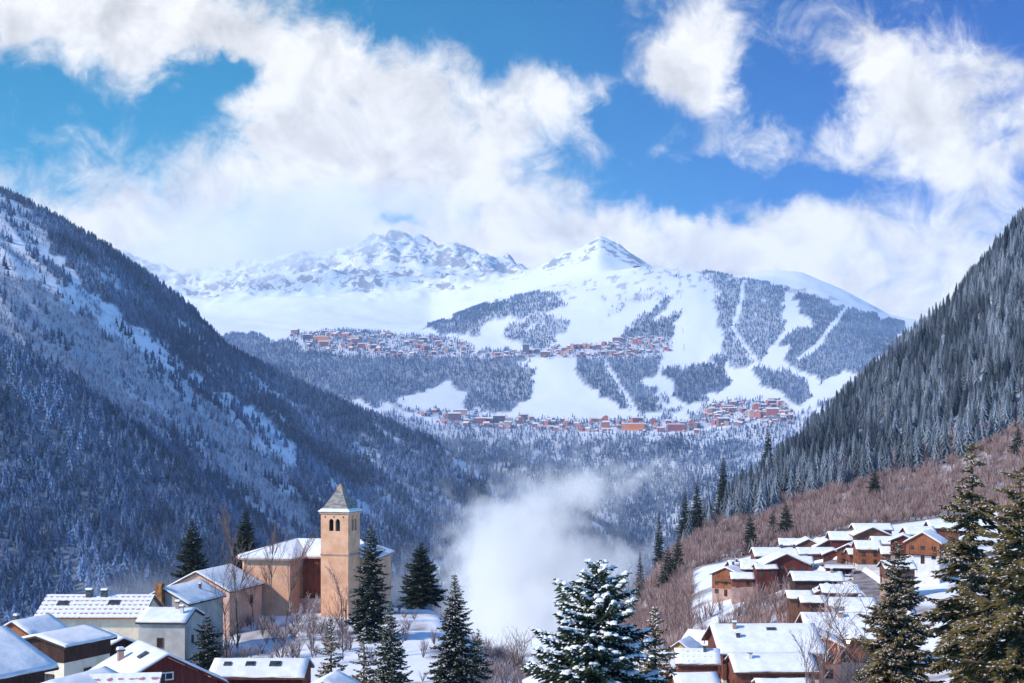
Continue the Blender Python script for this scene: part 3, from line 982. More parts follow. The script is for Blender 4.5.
# ------------------------------------------------------------------ single conifers with real branches
def conifer(H, R, seed, whorl=.42, per=6, snow=.4, start=.06, droop=.28, tw=.16, needle='needles', shape=.9, lumps=0.0, upturn=.12, gap=0.0, bw=.26):
    """returns arrays for trunk, crown, snow of a tree standing at the origin"""
    g = np.random.default_rng(seed)
    R = R * 1.22
    hs = np.arange(start * H, H * .985, whorl)
    B0, D0, L0, E0 = [], [], [], []
    for h in hs:
        t = h / H
        n = per if t < .85 else max(3, per - 2)
        a0 = g.random() * 6.28
        prof = (1 - t) ** shape
        if t < .18: prof *= .75 + t * 1.4
        for k in range(n):
            if g.random() < gap: continue
            a = a0 + 6.283 * k / n + g.normal(0, .25)
            L = R * prof * g.uniform(.5, 1.15) * (1 + .12 * math.sin(h * 2.3 + seed)) + .05 + .14 * (1 - t)
            B0.append((0, 0, h + g.normal(0, .08)))
            D0.append((math.cos(a), math.sin(a)))
            L0.append(L)
            E0.append(math.tan(math.radians(-6 + 38 * t ** 1.5 + g.normal(0, 9))))
    B0, D0, L0, E0 = map(np.array, (B0, D0, L0, E0))
    # twigs along every branch
    PB, PD, PL, PS = [], [], [], []
    SB, SS, SD = [], [], []
    seg = []
    for b, d, L, e in zip(B0, D0, L0, E0):
        m = max(4, int(L / tw))
        s = (np.arange(m) + g.random(m) * .6 + .3) / m
        dr = droop * (.4 + 1.3 * g.random())
        curve = e * s - dr * s ** 1.6 + upturn * s ** 4
        P = np.stack([b[0] + d[0] * L * s, b[1] + d[1] * L * s, b[2] + L * curve], 1)
        perp = np.array([-d[1], d[0]])
        for side in (-1, 1):
            ang = g.uniform(.55, 1.05, m)
            l = (L * .34 * (1 - s) ** .6 * (.35 + .65 * np.minimum(1, s * 3)) + min(.22, .05 + L * .1)) * g.uniform(.7, 1.2, m)
            dx = d[0] * np.cos(ang) + side * perp[0] * np.sin(ang)
            dy = d[1] * np.cos(ang) + side * perp[1] * np.sin(ang)
            dz = -.22 + g.normal(0, .16, m)
            PB.append(P); PD.append(np.stack([dx, dy, dz], 1)); PL.append(l); PS.append(s)
        tip = P[-1:]; PB.append(tip); PD.append(np.array([[d[0], d[1], .1]])); PL.append(np.array([min(.4, .15 + L * .15)])); PS.append(np.array([1.]))
        seg.append((b, P[m // 2], P[-1]))
        sel = g.random(m) < snow * (.4 + 1.0 * s)
        if sel.any():
            SB.append(P[sel]); SS.append(s[sel]); SD.append(np.repeat([[d[0], d[1], curve[-1]]], sel.sum(), 0))
    PB, PD, PL = np.concatenate(PB), np.concatenate(PD), np.concatenate(PL)
    PD /= np.linalg.norm(PD, axis=1, keepdims=True)
    n = len(PB)
    # each twig: two crossed leaf-shaped blades of needles
    up = np.array([0, 0, 1.0])
    side = np.cross(PD, up); side /= np.linalg.norm(side, axis=1, keepdims=True) + 1e-6
    nrm = np.cross(side, PD)
    wv = (PL * bw + .05)[:, None]
    Vs, Fs = [], []
    off = 0
    for k, ax in enumerate((side, nrm * .8 + side * .3)):
        mid = PB + PD * (PL * .45)[:, None]
        tipp = PB + PD * PL[:, None] + np.array([0, 0, -.05])
        hang = np.array([0, 0, -.06]) if k == 0 else 0
        Vq = np.stack([PB, mid - ax * wv * .5 + hang, tipp, mid + ax * wv * .5 + hang], 1).reshape(-1, 3)
        q = np.arange(n)[:, None] * 4 + np.arange(4)[None] + off
        Vs.append(Vq); Fs.append(q); off += n * 4
    crown = (np.concatenate(Vs), np.concatenate(Fs))
    # snow: small caps on the upper side of the twigs, plus rounded lumps on the outer boughs
    sv, sf = [], []
    off = 0
    if snow > 0:
        fine = .6 if tw < .13 else 1.0
        sel = g.random(n) < snow * (1.15 if fine < 1 else .75)
        b = PB[sel] + PD[sel] * (PL[sel] * g.uniform(.1, .8, sel.sum()))[:, None]
        d2, l2, s2 = PD[sel], PL[sel] * .5 * fine * g.uniform(.5, 1.2, sel.sum()), side[sel]
        w2 = (l2 * .28 + .03)[:, None]
        z = np.array([0, 0, .06])
        Vq = np.stack([b + z * .4, b + d2 * (l2 * .5)[:, None] - s2 * w2 + z * .5, b + d2 * l2[:, None] + z * .2, b + d2 * (l2 * .5)[:, None] + s2 * w2 + z * .5,
                       b + d2 * (l2 * .5)[:, None] + z * 1.2], 1)
        k = np.arange(len(b))[:, None] * 5
        sv.append(Vq.reshape(-1, 3))
        for tri in ((0, 1, 4), (1, 2, 4), (2, 3, 4), (3, 0, 4)):
            sf.append(k + np.array(tri)[None] + off)
        off += len(b) * 5
    if lumps > 0 and SB:
        b = np.concatenate(SB); s = np.concatenate(SS)
        r = lumps * (.5 + .9 * g.random(len(b))) * (.55 + .6 * s)
        dirs = []
        for k in range(6): dirs.append((math.cos(k * 1.047), math.sin(k * 1.047), -.10))
        for k in range(6): dirs.append((.72 * math.cos(k * 1.047 + .5), .72 * math.sin(k * 1.047 + .5), .42))
        dirs.append((0, 0, .62))
        dd = np.array(dirs)
        jit = g.uniform(.7, 1.3, (len(b), 13, 1))
        Vq = b[:, None, :] + dd[None] * r[:, None, None] * jit + np.array([0, 0, .03])
        k = np.arange(len(b))[:, None] * 13 + off
        sv.append(Vq.reshape(-1, 3))
        for i in range(6):
            j = (i + 1) % 6
            for tri in ((i, j, 6 + i), (j, 6 + j, 6 + i), (6 + i, 6 + j, 12)):
                sf.append(k + np.array(tri)[None])
        off += len(b) * 13
    snowm = (np.concatenate(sv), np.concatenate(sf)) if sv else None
    tr = MB()
    tr.tube((0, 0, -1.2), (0, 0, H * .45), H * .017 + .06, H * .011 + .03, 8)
    tr.tube((0, 0, H * .45), (0, 0, H * .985), H * .011 + .03, .02, 6)
    for b, m_, e_ in seg:
        rr = .018 + .010 * np.linalg.norm(e_ - np.array(b))
        tr.tube(b, m_, rr, rr * .6, 4)
        tr.tube(m_, e_, rr * .6, .01, 3)
    return tr, crown, snowm


def single_tree(name, px, D, top_py, R, seed, label, cat='tree', group=None, needle='needles', base=None, frostmat=None, **kw):
    x = (px - 512) / F * D
    zb = float(gz(x, D)) if base is None else base
    zt = (HZ - top_py) / F * D
    H = zt - zb
    root = empty(name, (x, D, zb), 0)
    tr, crown, sn_ = conifer(H, R, seed, **kw)
    tr.build('trunk', M['bark'], root)
    cr = mesh_np('crown', crown[0], crown[1], [M[needle]], root)
    if sn_ is not None:
        mesh_np('snow_cover', sn_[0], sn_[1], [M[frostmat] if frostmat else M['snow'] if kw.get('lumps', 0) > .1 else M['frost']], cr)['kind'] = 'stuff'
    tag(root, label, cat, group)
    return root


ST = single_tree
# round the church and the left village
ST('spruce_tree', 192, 268, 519, 4.8, 201, 'dark green spruce rising behind the peach house, left of the church', snow=.06, whorl=.42, per=9, bw=.36, shape=.75, needle='needles_dark')
ST('spruce_tree', 246, 285, 506, 4.3, 202, 'tall narrow dark spruce behind the hipped end of the church roof', snow=.06, whorl=.42, per=9, bw=.36, shape=.75, needle='needles_dark')
ST('spruce_tree', 371, 216, 522, 3.3, 203, 'tall dark spruce standing right against the bell tower', snow=.22, whorl=.38, per=7, needle='needles_dark', start=.03, shape=.7)
ST('spruce_tree', 421, 262, 541, 4.3, 204, 'cone-shaped dark spruce alone on the snow with its bare trunk foot showing', snow=.02, whorl=.34, per=9, needle='needles_dark', start=.13, droop=.12, shape=.85)
ST('spruce_tree', 455, 168, 573, 3.7, 205, 'bushy snow-dusted spruce in front of the mist, right of the snowy bank', snow=.30, whorl=.36, per=8, needle='needles_dark', lumps=.06)
ST('spruce_tree', 390, 160, 598, 2.6, 206, 'small frosted spruce below the tall tower spruce', snow=.45, whorl=.32, per=7, needle='needles')
ST('young_fir', 331, 120, 618, 2.5, 207, 'young olive-green fir with loaded boughs below the bell tower', snow=.5, whorl=.36, per=6, needle='needles_olive', lumps=.07, gap=.15)
ST('young_fir', 364, 118, 628, 2.3, 208, 'young yellow-green fir between the tower and the small frosted spruce', snow=.4, whorl=.36, per=6, needle='needles_olive', lumps=.07, gap=.15)
ST('spruce_tree', 478, 190, 628, 2.2, 209, 'low snowy spruce just right of the bushy spruce by the mist', snow=.55, whorl=.4, per=6)
ST('spruce_tree', 207, 178, 617, 2.3, 210, 'dark shaggy evergreen beside the grey stone house', snow=.18, whorl=.42, per=7, needle='needles_dark', shape=.45)
# foreground
ST('spruce_tree', 598, 78, 556, 5.6, 211, 'broad spruce with thick snow pillows on its boughs, bottom centre', snow=.55, whorl=.33, per=9, lumps=.16, tw=.10, shape=.78, droop=.24, needle='needles', start=.08, bw=.24, gap=.05)
ST('spruce_tree', 655, 100, 606, 3.1, 212, 'slim snowy spruce just right of the broad pillowed one', snow=.4, whorl=.36, per=6, lumps=.10, tw=.11, needle='needles_olive', bw=.2)
ST('spruce_tree', 898, 92, 541, 3.6, 213, 'olive spruce with frosted twigs in front of the right-hand road', snow=.5, whorl=.30, per=8, tw=.075, bw=.17, shape=.72, gap=.12, frostmat='frost_pink', needle='needles_olive', droop=.35, start=.02)
ST('spruce_tree', 972, 78, 438, 3.6, 214, 'tallest foreground spruce, olive with drooping frosted boughs', snow=.42, whorl=.34, per=7, tw=.075, bw=.17, shape=.7, frostmat='frost_pink', needle='needles_olive', droop=.5, gap=.25, start=.02)
ST('spruce_tree', 1020, 70, 462, 3.5, 215, 'brown-green foreground spruce cut by the right edge of the picture', snow=.24, whorl=.33, per=7, tw=.08, bw=.18, shape=.62, droop=.45, start=.02, gap=.1, needle='needles_olive', frostmat='frost_pink')
# dark ones standing out of the brush on the right
for k, (px_, D_, top, R_, lab) in enumerate([
    (875, 620, 469, 4.6, 'lone dark spruce in the middle of the bare reddish hillside'),
    (750, 545, 509, 3.6, 'slim dark spruce above the dark red chalet'),
    (786, 560, 502, 4.6, 'dark spruce above the chalets, second right of the slim one'),
    (773, 575, 510, 3.2, 'thin dark spruce above the chalets between the two bigger dark ones'),
    (659, 615, 512, 3.2, 'narrow dark spruce on the valley edge above the mist'),
    (668, 520, 545, 4.6, 'bushy dark spruce low on the valley edge'),
    (678, 540, 535, 4.2, 'spruce right of the bushy one on the valley edge'),
    (640, 550, 549, 2.6, 'small thin conifer standing alone above the mist'),
    (697, 665, 479, 4.6, 'spruce at the foot of the wooded crest beside the misty valley'),
    (723, 700, 452, 4.6, 'dark spruce on the lower crest of the right-hand hill'),
    (768, 830, 425, 5.0, 'dark spruce on the crest in front of the lower resort village'),
    (685, 645, 487, 4.2, 'outermost spruce of the wooded crest on the valley side'),
    (1018, 620, 425, 4.0, 'big dark spruce on the brushy slope at the right edge'),
]):
    ST('spruce_tree', px_, D_, top, R_, 230 + k, lab, snow=.15, whorl=.6, per=9, tw=.3, needle='needles_dark', droop=.3, bw=.5)


# ------------------------------------------------------------------ leafless trees
def bare_tree(name, px, D, top_py, seed, label, group=None, narrow=.28, frost=False, base=None, stems=1, mat='twig', levels=4):
    g = random.Random(seed)
    x = (px - 512) / F * D
    zb = float(gz(x, D)) if base is None else base
    H = (HZ - top_py) / F * D - zb
    root = empty(name, (x, D, zb - .2))
    tr, cr, sn_ = MB(), MB(), MB()

    def grow(p, d, L, r, lev, out):
        n = 4 if lev < 2 else 2
        for i in range(n):
            d2 = (d + Vector((g.gauss(0, .05), g.gauss(0, .05), .06))).normalized()
            q = p + d2 * L / n
            out.tube(p, q, r * (1 - i / n * .5), r * (1 - (i + 1) / n * .5), 4 if lev == 0 else 3)
            if frost and lev >= 1 and g.random() < .6:
                sn_.tube(p + Vector((0, 0, r)), q + Vector((0, 0, r)), r * .6 + .006, r * .5 + .005, 3)
            if lev < levels:
                for _ in range(2 if lev else 3):
                    if lev == 0 and i == 0: continue
                    a = g.uniform(0, 6.28)
                    sd = Vector((math.cos(a), math.sin(a), 0)) * narrow * g.uniform(.6, 1.5) + d2 * .75
                    grow(q, sd.normalized(), L * g.uniform(.30, .48), max(r * .5, .012), lev + 1, cr)
            p, d = q, d2

    for s in range(stems):
        a = 6.28 * s / max(1, stems) + g.random()
        d = Vector((math.cos(a) * .3, math.sin(a) * .3, 1)).normalized() if stems > 1 else Vector((g.gauss(0, .03), g.gauss(0, .03), 1))
        grow(Vector((0, 0, 0)), d, H * .86 * (g.uniform(.7, 1) if stems > 1 else 1), H * .0075 + .02, 0 if stems == 1 else 1, tr)
    tr.build('trunk', M['bark'], root)
    c_ = cr.build('crown', M[mat], root)
    if frost and sn_.v:
        sn_.build('snow_cover', M['frost'], c_)
    tag(root, label, 'tree' if stems == 1 else 'shrub', group)
    return root


BT = bare_tree
BT('bare_tree', 238, 212, 540, 301, 'leafless slender tree left of the ochre church wall', narrow=.3)
BT('bare_tree', 272, 226, 548, 302, 'leafless poplar before the middle of the ochre church wall', narrow=.22)
BT('bare_tree', 285, 224, 552, 303, 'leafless poplar just right of the one before the ochre wall', narrow=.24)
BT('bare_tree', 254, 229, 580, 304, 'short leafless sapling at the left of the ochre church wall', narrow=.3)
BT('bare_tree', 314, 205, 605, 305, 'low leafless tree on the bank below the dark timbered recess', narrow=.4, frost=True)
BT('bare_tree', 343, 200, 590, 306, 'leafless sapling in front of the bell tower', narrow=.3)
BT('bare_tree', 300, 195, 618, 307, 'frosted leafless tree on the snowy bank below the church', narrow=.45, frost=True)
BT('bare_tree', 226, 200, 585, 308, 'leafless tree between the peach house and the church', narrow=.4)
BT('bare_tree', 821, 150, 612, 309, 'reddish leafless tree in front of the large snow-roofed chalet', narrow=.42, frost=True)
BT('bare_tree', 806, 140, 650, 310, 'thin leafless sapling at the corner of the lower snowy roof', narrow=.3)
BT('bare_tree', 872, 95, 640, 311, 'frosted leafless treetop at the bottom edge left of the foreground olive spruce', narrow=.5, levels=4)
BT('bare_shrub', 517, 215, 632, 312, 'round leafless shrub at the foot of the mist', stems=12, narrow=.55, levels=3)
BT('bare_shrub', 503, 225, 640, 313, 'smaller leafless shrub left of the round one', stems=8, narrow=.5, levels=3)
BT('bare_shrub', 222, 205, 622, 314, 'tangled leafless shrub between the dark evergreen and the church bank', stems=9, narrow=.5, levels=3, frost=True)
for k, (px_, D_, top) in enumerate([(640, 330, 600), (650, 380, 590), (667, 360, 598), (690, 350, 600), (706, 345, 603), (722, 350, 606), (737, 352, 600), (752, 360, 602), (628, 400, 585), (676, 400, 575), (612, 380, 610), (765, 372, 598)]):
    BT('bare_tree', px_, D_, top, 330 + k, 'slender leafless tree in the brush below the upper chalets', 'leafless trees below the upper chalets', narrow=.4, levels=3)

# brush on the bank in front of the church and down to the houses
bk = ((Dg > 196) & (Dg < 232) & (PXg > 205) & (PXg < 352) & (fbm(PXg / 14, LNg * 60, 121, 3) > .5)).astype(float)
bk = np.maximum(bk, ((Dg > 170) & (Dg < 240) & (PXg > 470) & (PXg < 545)).astype(float) * .7)
bk = np.maximum(bk, ((Dg > 170) & (Dg < 240) & (PXg > 360) & (PXg < 470) & (fbm(PXg / 9, LNg * 90, 123, 3) > .66)).astype(float) * .6)
bk = np.maximum(bk, ((Dg > 250) & (Dg < 300) & (PXg > -60) & (PXg < 240)).astype(float))
bk = np.maximum(bk, ((Dg > 225) & (Dg < 330) & (PXg > 640) & (PXg < 720)).astype(float) * .5)
pts, px, D = scatter(bk, 1 / 2.2, 17, cull=False)
plant('bank_brush', pts, bare_near, 1.2, 3.2, (.14, .085, .075), (.60, .55, .57), .55, M['brush'], 18, wide=(1.2, 2.2))
print('bank', len(pts))
# ------------------------------------------------------------------ houses
def gable_roof(L, W, H, pitch, ove, ovg, t, root, roofmat, cov, thick, seed, z0=0.0):
    tp = math.tan(math.radians(pitch))
    zr = H + W / 2 * tp
    we = W / 2 + ove
    ze = H - ove * tp
    x0, x1 = -L / 2 - ovg, L / 2 + ovg
    r = MB()
    t0 = .03
    r.prism([(-we, ze + t0), (0, zr + t0), (0, zr + t0 + t), (-we, ze + t0 + t)], x0, x1)
    r.prism([(we, ze + t0), (we, ze + t0 + t), (0, zr + t0 + t), (0, zr + t0)], x0, x1)
    roof = r.build('roof', roofmat, root)
    g = random.Random(seed)
    top = t0 + t
    n = max(6, int(L / .7))
    prof = [(-1, 0), (-1.01, .55), (-.97, .95), (-.66, 1.02), (-.33, 1), (-.03, .97), (.03, .97), (.33, 1), (.66, 1.02), (.97, .95), (1.01, .55), (1, 0)]
    Vs = []
    for i in range(n + 1):
        x = x0 + .04 + (x1 - x0 - .08) * i / n
        for f, h in prof:
            jy = g.gauss(0, .09) if abs(f) > .9 else 0
            jz = g.gauss(0, .014) if h > .5 else 0
            Vs.append((x + (g.gauss(0, .03) if i in (0, n) else 0), f * (we - .04) + jy * (thick > .15), ze + (1 - min(abs(f), 1)) * we * tp + top + .004 + h * thick + jz * (thick > .15)))
    k = len(prof)
    nv = len(Vs)
    for i in range(n + 1):
        x = x0 + .04 + (x1 - x0 - .08) * i / n
        for f, h in prof:
            Vs.append((x, f * (we - .04), ze + (1 - min(abs(f), 1)) * we * tp + top + .004))
    Fs = [(i * k + j, i * k + j + 1, (i + 1) * k + j + 1, (i + 1) * k + j) for i in range(n) for j in range(k - 1)]
    Fs += [(nv + i * k + j, nv + (i + 1) * k + j, nv + (i + 1) * k + j + 1, nv + i * k + j + 1) for i in range(n) for j in range(k - 1)]
    for i in (0, n):
        Fs += [(i * k + j, i * k + j + 1, nv + i * k + j + 1, nv + i * k + j) for j in range(k - 1)]
    Fs += [((i + 1) * k, (i + 1) * k + k - 1, i * k + k - 1, i * k)[::-1] for i in range(0)]
    s = MB(); s.add(Vs, Fs)
    s.build('snow_cover', M[cov], roof, smooth=thick > .15)
    return zr, we, ze, tp


def window(root, wall, face, a, z, w, h, L, W, framemat, off=0.0, lit=None):
    """face 'y-','y+','x-','x+': the wall it sits on; a: position along it; z: its middle"""
    fr, pn = MB(), MB()
    t = .10
    def bx(m, a0, a1, z0, z1, d0, d1):
        if face == 'y-': m.box(a0, a1, -W / 2 - d1, -W / 2 - d0, z0, z1)
        elif face == 'y+': m.box(a0, a1, W / 2 + d0, W / 2 + d1, z0, z1)
        elif face == 'x-': m.box(-L / 2 - d1, -L / 2 - d0, a0, a1, z0, z1)
        else: m.box(L / 2 + d0, L / 2 + d1, a0, a1, z0, z1)
    o = off
    bx(fr, a - w / 2 - t, a - w / 2, z - h / 2 - t, z + h / 2 + t, o - .02, o + .09)
    bx(fr, a + w / 2, a + w / 2 + t, z - h / 2 - t, z + h / 2 + t, o - .02, o + .09)
    bx(fr, a - w / 2, a + w / 2, z + h / 2, z + h / 2 + t, o - .02, o + .09)
    bx(fr, a - w / 2, a + w / 2, z - h / 2 - t, z - h / 2, o - .02, o + .13)
    bx(fr, a - .03, a + .03, z - h / 2, z + h / 2, o + .01, o + .06)
    bx(pn, a - w / 2 + .003, a - .033, z - h / 2 + .003, z + h / 2 - .003, o, o + .03)
    bx(pn, a + .033, a + w / 2 - .003, z - h / 2 + .003, z + h / 2 - .003, o, o + .03)
    f = fr.build('window', framemat, root)
    pn.build('pane', M['glass'], f)
    return f


def balcony(root, face, a0, a1, z, L, W, mat, dep=1.1):
    m = MB()
    def bx(p0, p1, z0, z1, d0, d1):
        if face == 'y-': m.box(p0, p1, -W / 2 - d1, -W / 2 - d0, z0, z1)
        elif face == 'y+': m.box(p0, p1, W / 2 + d0, W / 2 + d1, z0, z1)
        elif face == 'x-': m.box(-L / 2 - d1, -L / 2 - d0, p0, p1, z0, z1)
        else: m.box(L / 2 + d0, L / 2 + d1, p0, p1, z0, z1)
    bx(a0, a1, z - .18, z, .04, dep)
    bx(a0, a1, z + .95, z + 1.05, dep - .1, dep + .02)
    n = max(3, int((a1 - a0) / .28))
    for i in range(n):
        p = a0 + (a1 - a0) * (i + .5) / n
        bx(p - .09, p + .09, z + .003, z + .947, dep - .07, dep - .03)
    for p in (a0, a1 - .12):
        bx(p, p + .12, z + .003, z + 2.0, dep - .2, dep - .1)
    return m.build('balcony', mat, root)


def chimney(root, x, y, zb, h, w, mat, cap='snow', d=None):
    d = d or w
    b = MB(); b.box(x - w / 2, x + w / 2, y - d / 2, y + d / 2, zb, zb + h)
    c = b.build('chimney', M[mat], root)
    k = MB()
    k.box(x - w / 2 - .1, x + w / 2 + .1, y - d / 2 - .1, y + d / 2 + .1, zb + h + .003, zb + h + .12)
    k.build('chimney_cap', M['metal'], c)
    if cap == 'snow':
        s = MB()
        s.prism([(y - d / 2 - .08, zb + h + .123), (y + d / 2 + .08, zb + h + .123), (y + d / 2 - .02, zb + h + .34), (y - d / 2 + .02, zb + h + .34)], x - w / 2 - .06, x + w / 2 + .06)
        s.build('snow_cap', M['snow'], c)
    return c


HN = [0]


def house(name, label, px, py, D, yaw, L, W, pitch, H, wall, upper=None, split=2.6, roof='wood_brown', cov='snow', thick=.32, ov=(.7, .6),
          chim=(), sky=(), balc=(), wins='auto', frame='wood_brown', group=None, cat='house', win_size=(.95, 1.15), door=True, snowline=True):
    HN[0] += 1
    tp = math.tan(math.radians(pitch))
    rise = W / 2 * tp
    p = P3(px, py, D)
    zbase = p.z - rise - H - thick - .2
    root = empty(name, (p.x, p.y, zbase), math.radians(yaw))
    tag(root, label, cat, group)
    gzz = float(gz(p.x, p.y - 3))
    dn = min(0.0, gzz - zbase) - 2.5
    w = MB()
    if upper:
        w.box(-L / 2, L / 2, -W / 2, W / 2, dn, split)
        w.build('wall', M[wall], root)
        u = MB()
        u.prism([(-W / 2 - .06, split + .003), (W / 2 + .06, split + .003), (W / 2 + .06, H - .04), (0, H + rise - .02), (-W / 2 - .06, H - .04)], -L / 2 - .06, L / 2 + .06)
        u.build('upper_wall', M[upper], root)
    else:
        w.prism([(-W / 2, dn), (W / 2, dn), (W / 2, H), (0, H + rise), (-W / 2, H)], -L / 2, L / 2)
        w.build('wall', M[wall], root)
    zr, we, ze, tp = gable_roof(L, W, H, pitch, ov[0], ov[1], .2, root, M[roof], cov, thick, HN[0])
    ca, sa = math.cos(math.radians(yaw)), math.sin(math.radians(yaw))
    tocam = Vector((-p.x, -p.y))
    vis = {}
    for f, (nx, ny) in {'x+': (1, 0), 'x-': (-1, 0), 'y+': (0, 1), 'y-': (0, -1)}.items():
        wn = Vector((nx * ca - ny * sa, nx * sa + ny * ca))
        vis[f] = wn.dot(tocam) > 0.05 * tocam.length
    off = .06 if upper else 0.0
    if wins == 'auto':
        first = True
        for f in vis:
            if not vis[f]: continue
            span = L if f[0] == 'y' else W
            top = H if f[0] == 'y' else H + rise * .35
            nfl = max(1, int((top - .3) // 2.5))
            n = max(1, int(span // 2.7))
            for k in range(nfl):
                z = 1.55 + 2.6 * k
                for i in range(n):
                    a = (i + .5) / n * span - span / 2
                    o_ = off if z > split else 0.0
                    if upper and abs(z - split) < .75: z += .5
                    if door and k == 0 and i == n // 2 and first:
                        dm = MB()
                        if f == 'y-': dm.box(a - .5, a + .5, -W / 2 - .06, -W / 2 + .02, .1, 2.15)
                        elif f == 'x-': dm.box(-L / 2 - .06, -L / 2 + .02, a - .5, a + .5, .1, 2.15)
                        elif f == 'x+': dm.box(L / 2 - .02, L / 2 + .06, a - .5, a + .5, .1, 2.15)
                        else: dm.box(a - .5, a + .5, W / 2 - .02, W / 2 + .06, .1, 2.15)
                        dm.build('door', M['wood_dark'], root)
                        continue
                    window(root, None, f, a, z, win_size[0], win_size[1], L, W, M[frame], o_)
            first = False
    elif wins:
        for (f, a, z, ww, hh) in wins:
            window(root, None, f, a, z, ww, hh, L, W, M[frame], off if z > split else 0.0)
    for (f, a0, a1, z) in balc:
        balcony(root, f, a0, a1, z, L, W, M[upper or roof])
    for (cx, cy, cw, ch, cm) in chim:
        zb = H + rise - abs(cy) * tp + .1
        chimney(root, cx, cy, zb, ch + thick, cw, cm)
    for (sx, sy, sw, sl) in sky:      # roof window: dark pane in a frame lying in the slope
        b = MB()
        pts = []
        for dx, dy in ((-sw / 2, -sl / 2), (sw / 2, -sl / 2), (sw / 2, sl / 2), (-sw / 2, sl / 2)):
            y = sy + dy
            pts.append((sx + dx, y, H + rise - abs(y) * tp + .25))
        b.add([(x, y, z) for x, y, z in pts] + [(x, y, z + thick + .10) for x, y, z in pts], [(0, 3, 2, 1), (4, 5, 6, 7), (0, 1, 5, 4), (1, 2, 6, 5), (2, 3, 7, 6), (3, 0, 4, 7)])
        f = b.build('skylight', M['metal'], root)
        c = MB()
        cx_, cy_ = sx, sy
        q = [((x - cx_) * .78 + cx_, (y - cy_) * .78 + cy_, 0) for x, y, z in pts]
        q = [(x, y, H + rise - abs(y) * tp + .25 + thick + .104) for x, y, z in q]
        c.add(q + [(x, y, z + .03) for x, y, z in q], [(0, 3, 2, 1), (4, 5, 6, 7), (0, 1, 5, 4), (1, 2, 6, 5), (2, 3, 7, 6), (3, 0, 4, 7)])
        c.build('pane', M['glass'], f)
    return root


# ---- the left-hand village
house('farmhouse', 'long cream house with dotted snow-and-tile roof and two dark chimneys, left', 101, 594, 190, 0, 13.6, 9.5, 23, 5.6, 'cream',
      roof='wood_orange', cov='tiles', thick=.14, ov=(.8, .5), chim=((-1.4, -.6, .75, .9, 'metal'), (.6, -.5, .7, .8, 'metal')),
      sky=((-4.4, -2.4, 1.5, 1.0), (2.4, -2.2, 1.5, 1.0)), wins=[('y-', 4.2, 1.9, .8, 1.2), ('y-', 2.5, 1.7, 1.0, 1.3), ('x+', -1.0, 4.6, .8, 1.0)], door=False)
house('stone_house', 'grey rendered house with a plain low snow roof beside the long cream house', 171, 607, 182, -4, 6.0, 7.6, 17, 5.8, 'grey_wall',
      roof='wood_dark', cov='snow', thick=.22, ov=(.4, .3), chim=((1.0, -.4, .45, .9, 'pinkstone'), (2.0, -1.8, .45, .9, 'white_wall')),
      wins=[('y-', -.2, 3.3, .65, 1.1), ('x+', -.6, 3.4, .6, .8)], door=False)
h = house('stone_house', 'grey gabled house behind, with a tall rusty chimney stack on its front', 182, 583, 208, 74, 10.5, 8.0, 27, 6.0, 'grey_wall',
          roof='wood_dark', cov='snow', thick=.22, ov=(.3, .5), chim=((2.0, -1.9, .3, .7, 'metal'),), wins=[('x-', 1.5, 4.0, .8, 1.0)], door=False)
b = MB(); b.box(-6.25, -5.27, -.2, .85, -1, 9.0); b.build('chimney_stack', M['rust'], h)
house('peach_house', 'large peach rendered house with broad snow roof, left of the church', 214, 567, 232, 76, 12.5, 11.5, 27, 7.0, 'peach',
      roof='wood_brown', cov='snow', thick=.22, ov=(.3, .4), wins=[('x-', 1.6, 6.0, .9, 1.2), ('x-', -2.6, 5.0, .9, 1.2), ('y-', 2.0, 5.0, .9, 1.2)], door=False)
house('small_chalet', 'small orange-brown gabled chalet between the two roofs at the far left', 31, 617, 158, 70, 6.0, 4.6, 28, 3.4, 'wood_orange', roof='wood_red', thick=.18,
      ov=(.5, .3), chim=((-1.6, .7, .4, .7, 'metal'),), wins=[('x-', 0, 2.2, .8, .8)], door=False)
house('dark_chalet', 'dark timber chalet on a pale plastered ground floor, low snowy roof', 62, 629, 148, 66, 7.0, 6.8, 13, 5.2, 'cream', upper='wood_dark', split=3.6, roof='wood_dark', thick=.26,
      ov=(.6, .5), wins=[('x-', 0.2, 4.3, .7, .7), ('x-', -1.2, 1.4, 1.6, 1.7), ('y-', 0, 2.0, .9, 1.0)], frame='wood_dark', door=False)
house('open_barn', 'low open-fronted barn with posts, right of the dark timber chalet', 114, 633, 160, -58, 7.0, 6.6, 24, 2.6, 'wood_dark', roof='wood_dark', thick=.2, ov=(.6, .4),
      wins=[], door=False)
house('big_roofed_house', 'near house whose wide smooth snow roof fills the bottom left corner', -66, 636, 112, 63, 13.0, 10.5, 25, 3.2, 'cream', upper='wood_dark', split=1.0, roof='wood_dark', thick=.3, ov=(.9, .8),
      wins=[('x-', 2, 1.9, 1.2, .9)], frame='wood_dark', door=False)
house('red_house', 'dark red boarded gable house with white-framed windows, bottom left', 153, 646, 125, 121, 8.0, 9.2, 28, 4.5, 'wood_red', roof='wood_red', thick=.24, ov=(.9, .45),
      chim=((1.8, 2.4, .5, .9, 'pinkstone'),), sky=((-1.0, 1.2, 1.0, .8),), wins=[('x-', -2.1, 3.5, .7, 1.0), ('x-', 0, 3.5, .7, 1.0), ('x-', 2.1, 3.5, .8, 1.0), ('x-', .1, 5.3, 1.2, .5)], frame='white_paint', door=False)
house('tiled_house', 'near house with pink-striped tile roof under snow, bottom left edge', 120, 673, 98, 8, 4.8, 6.4, 24, 3.5, 'wood_brown', roof='wood_dark', cov='tiles', thick=.12, ov=(.5, .5), door=False)
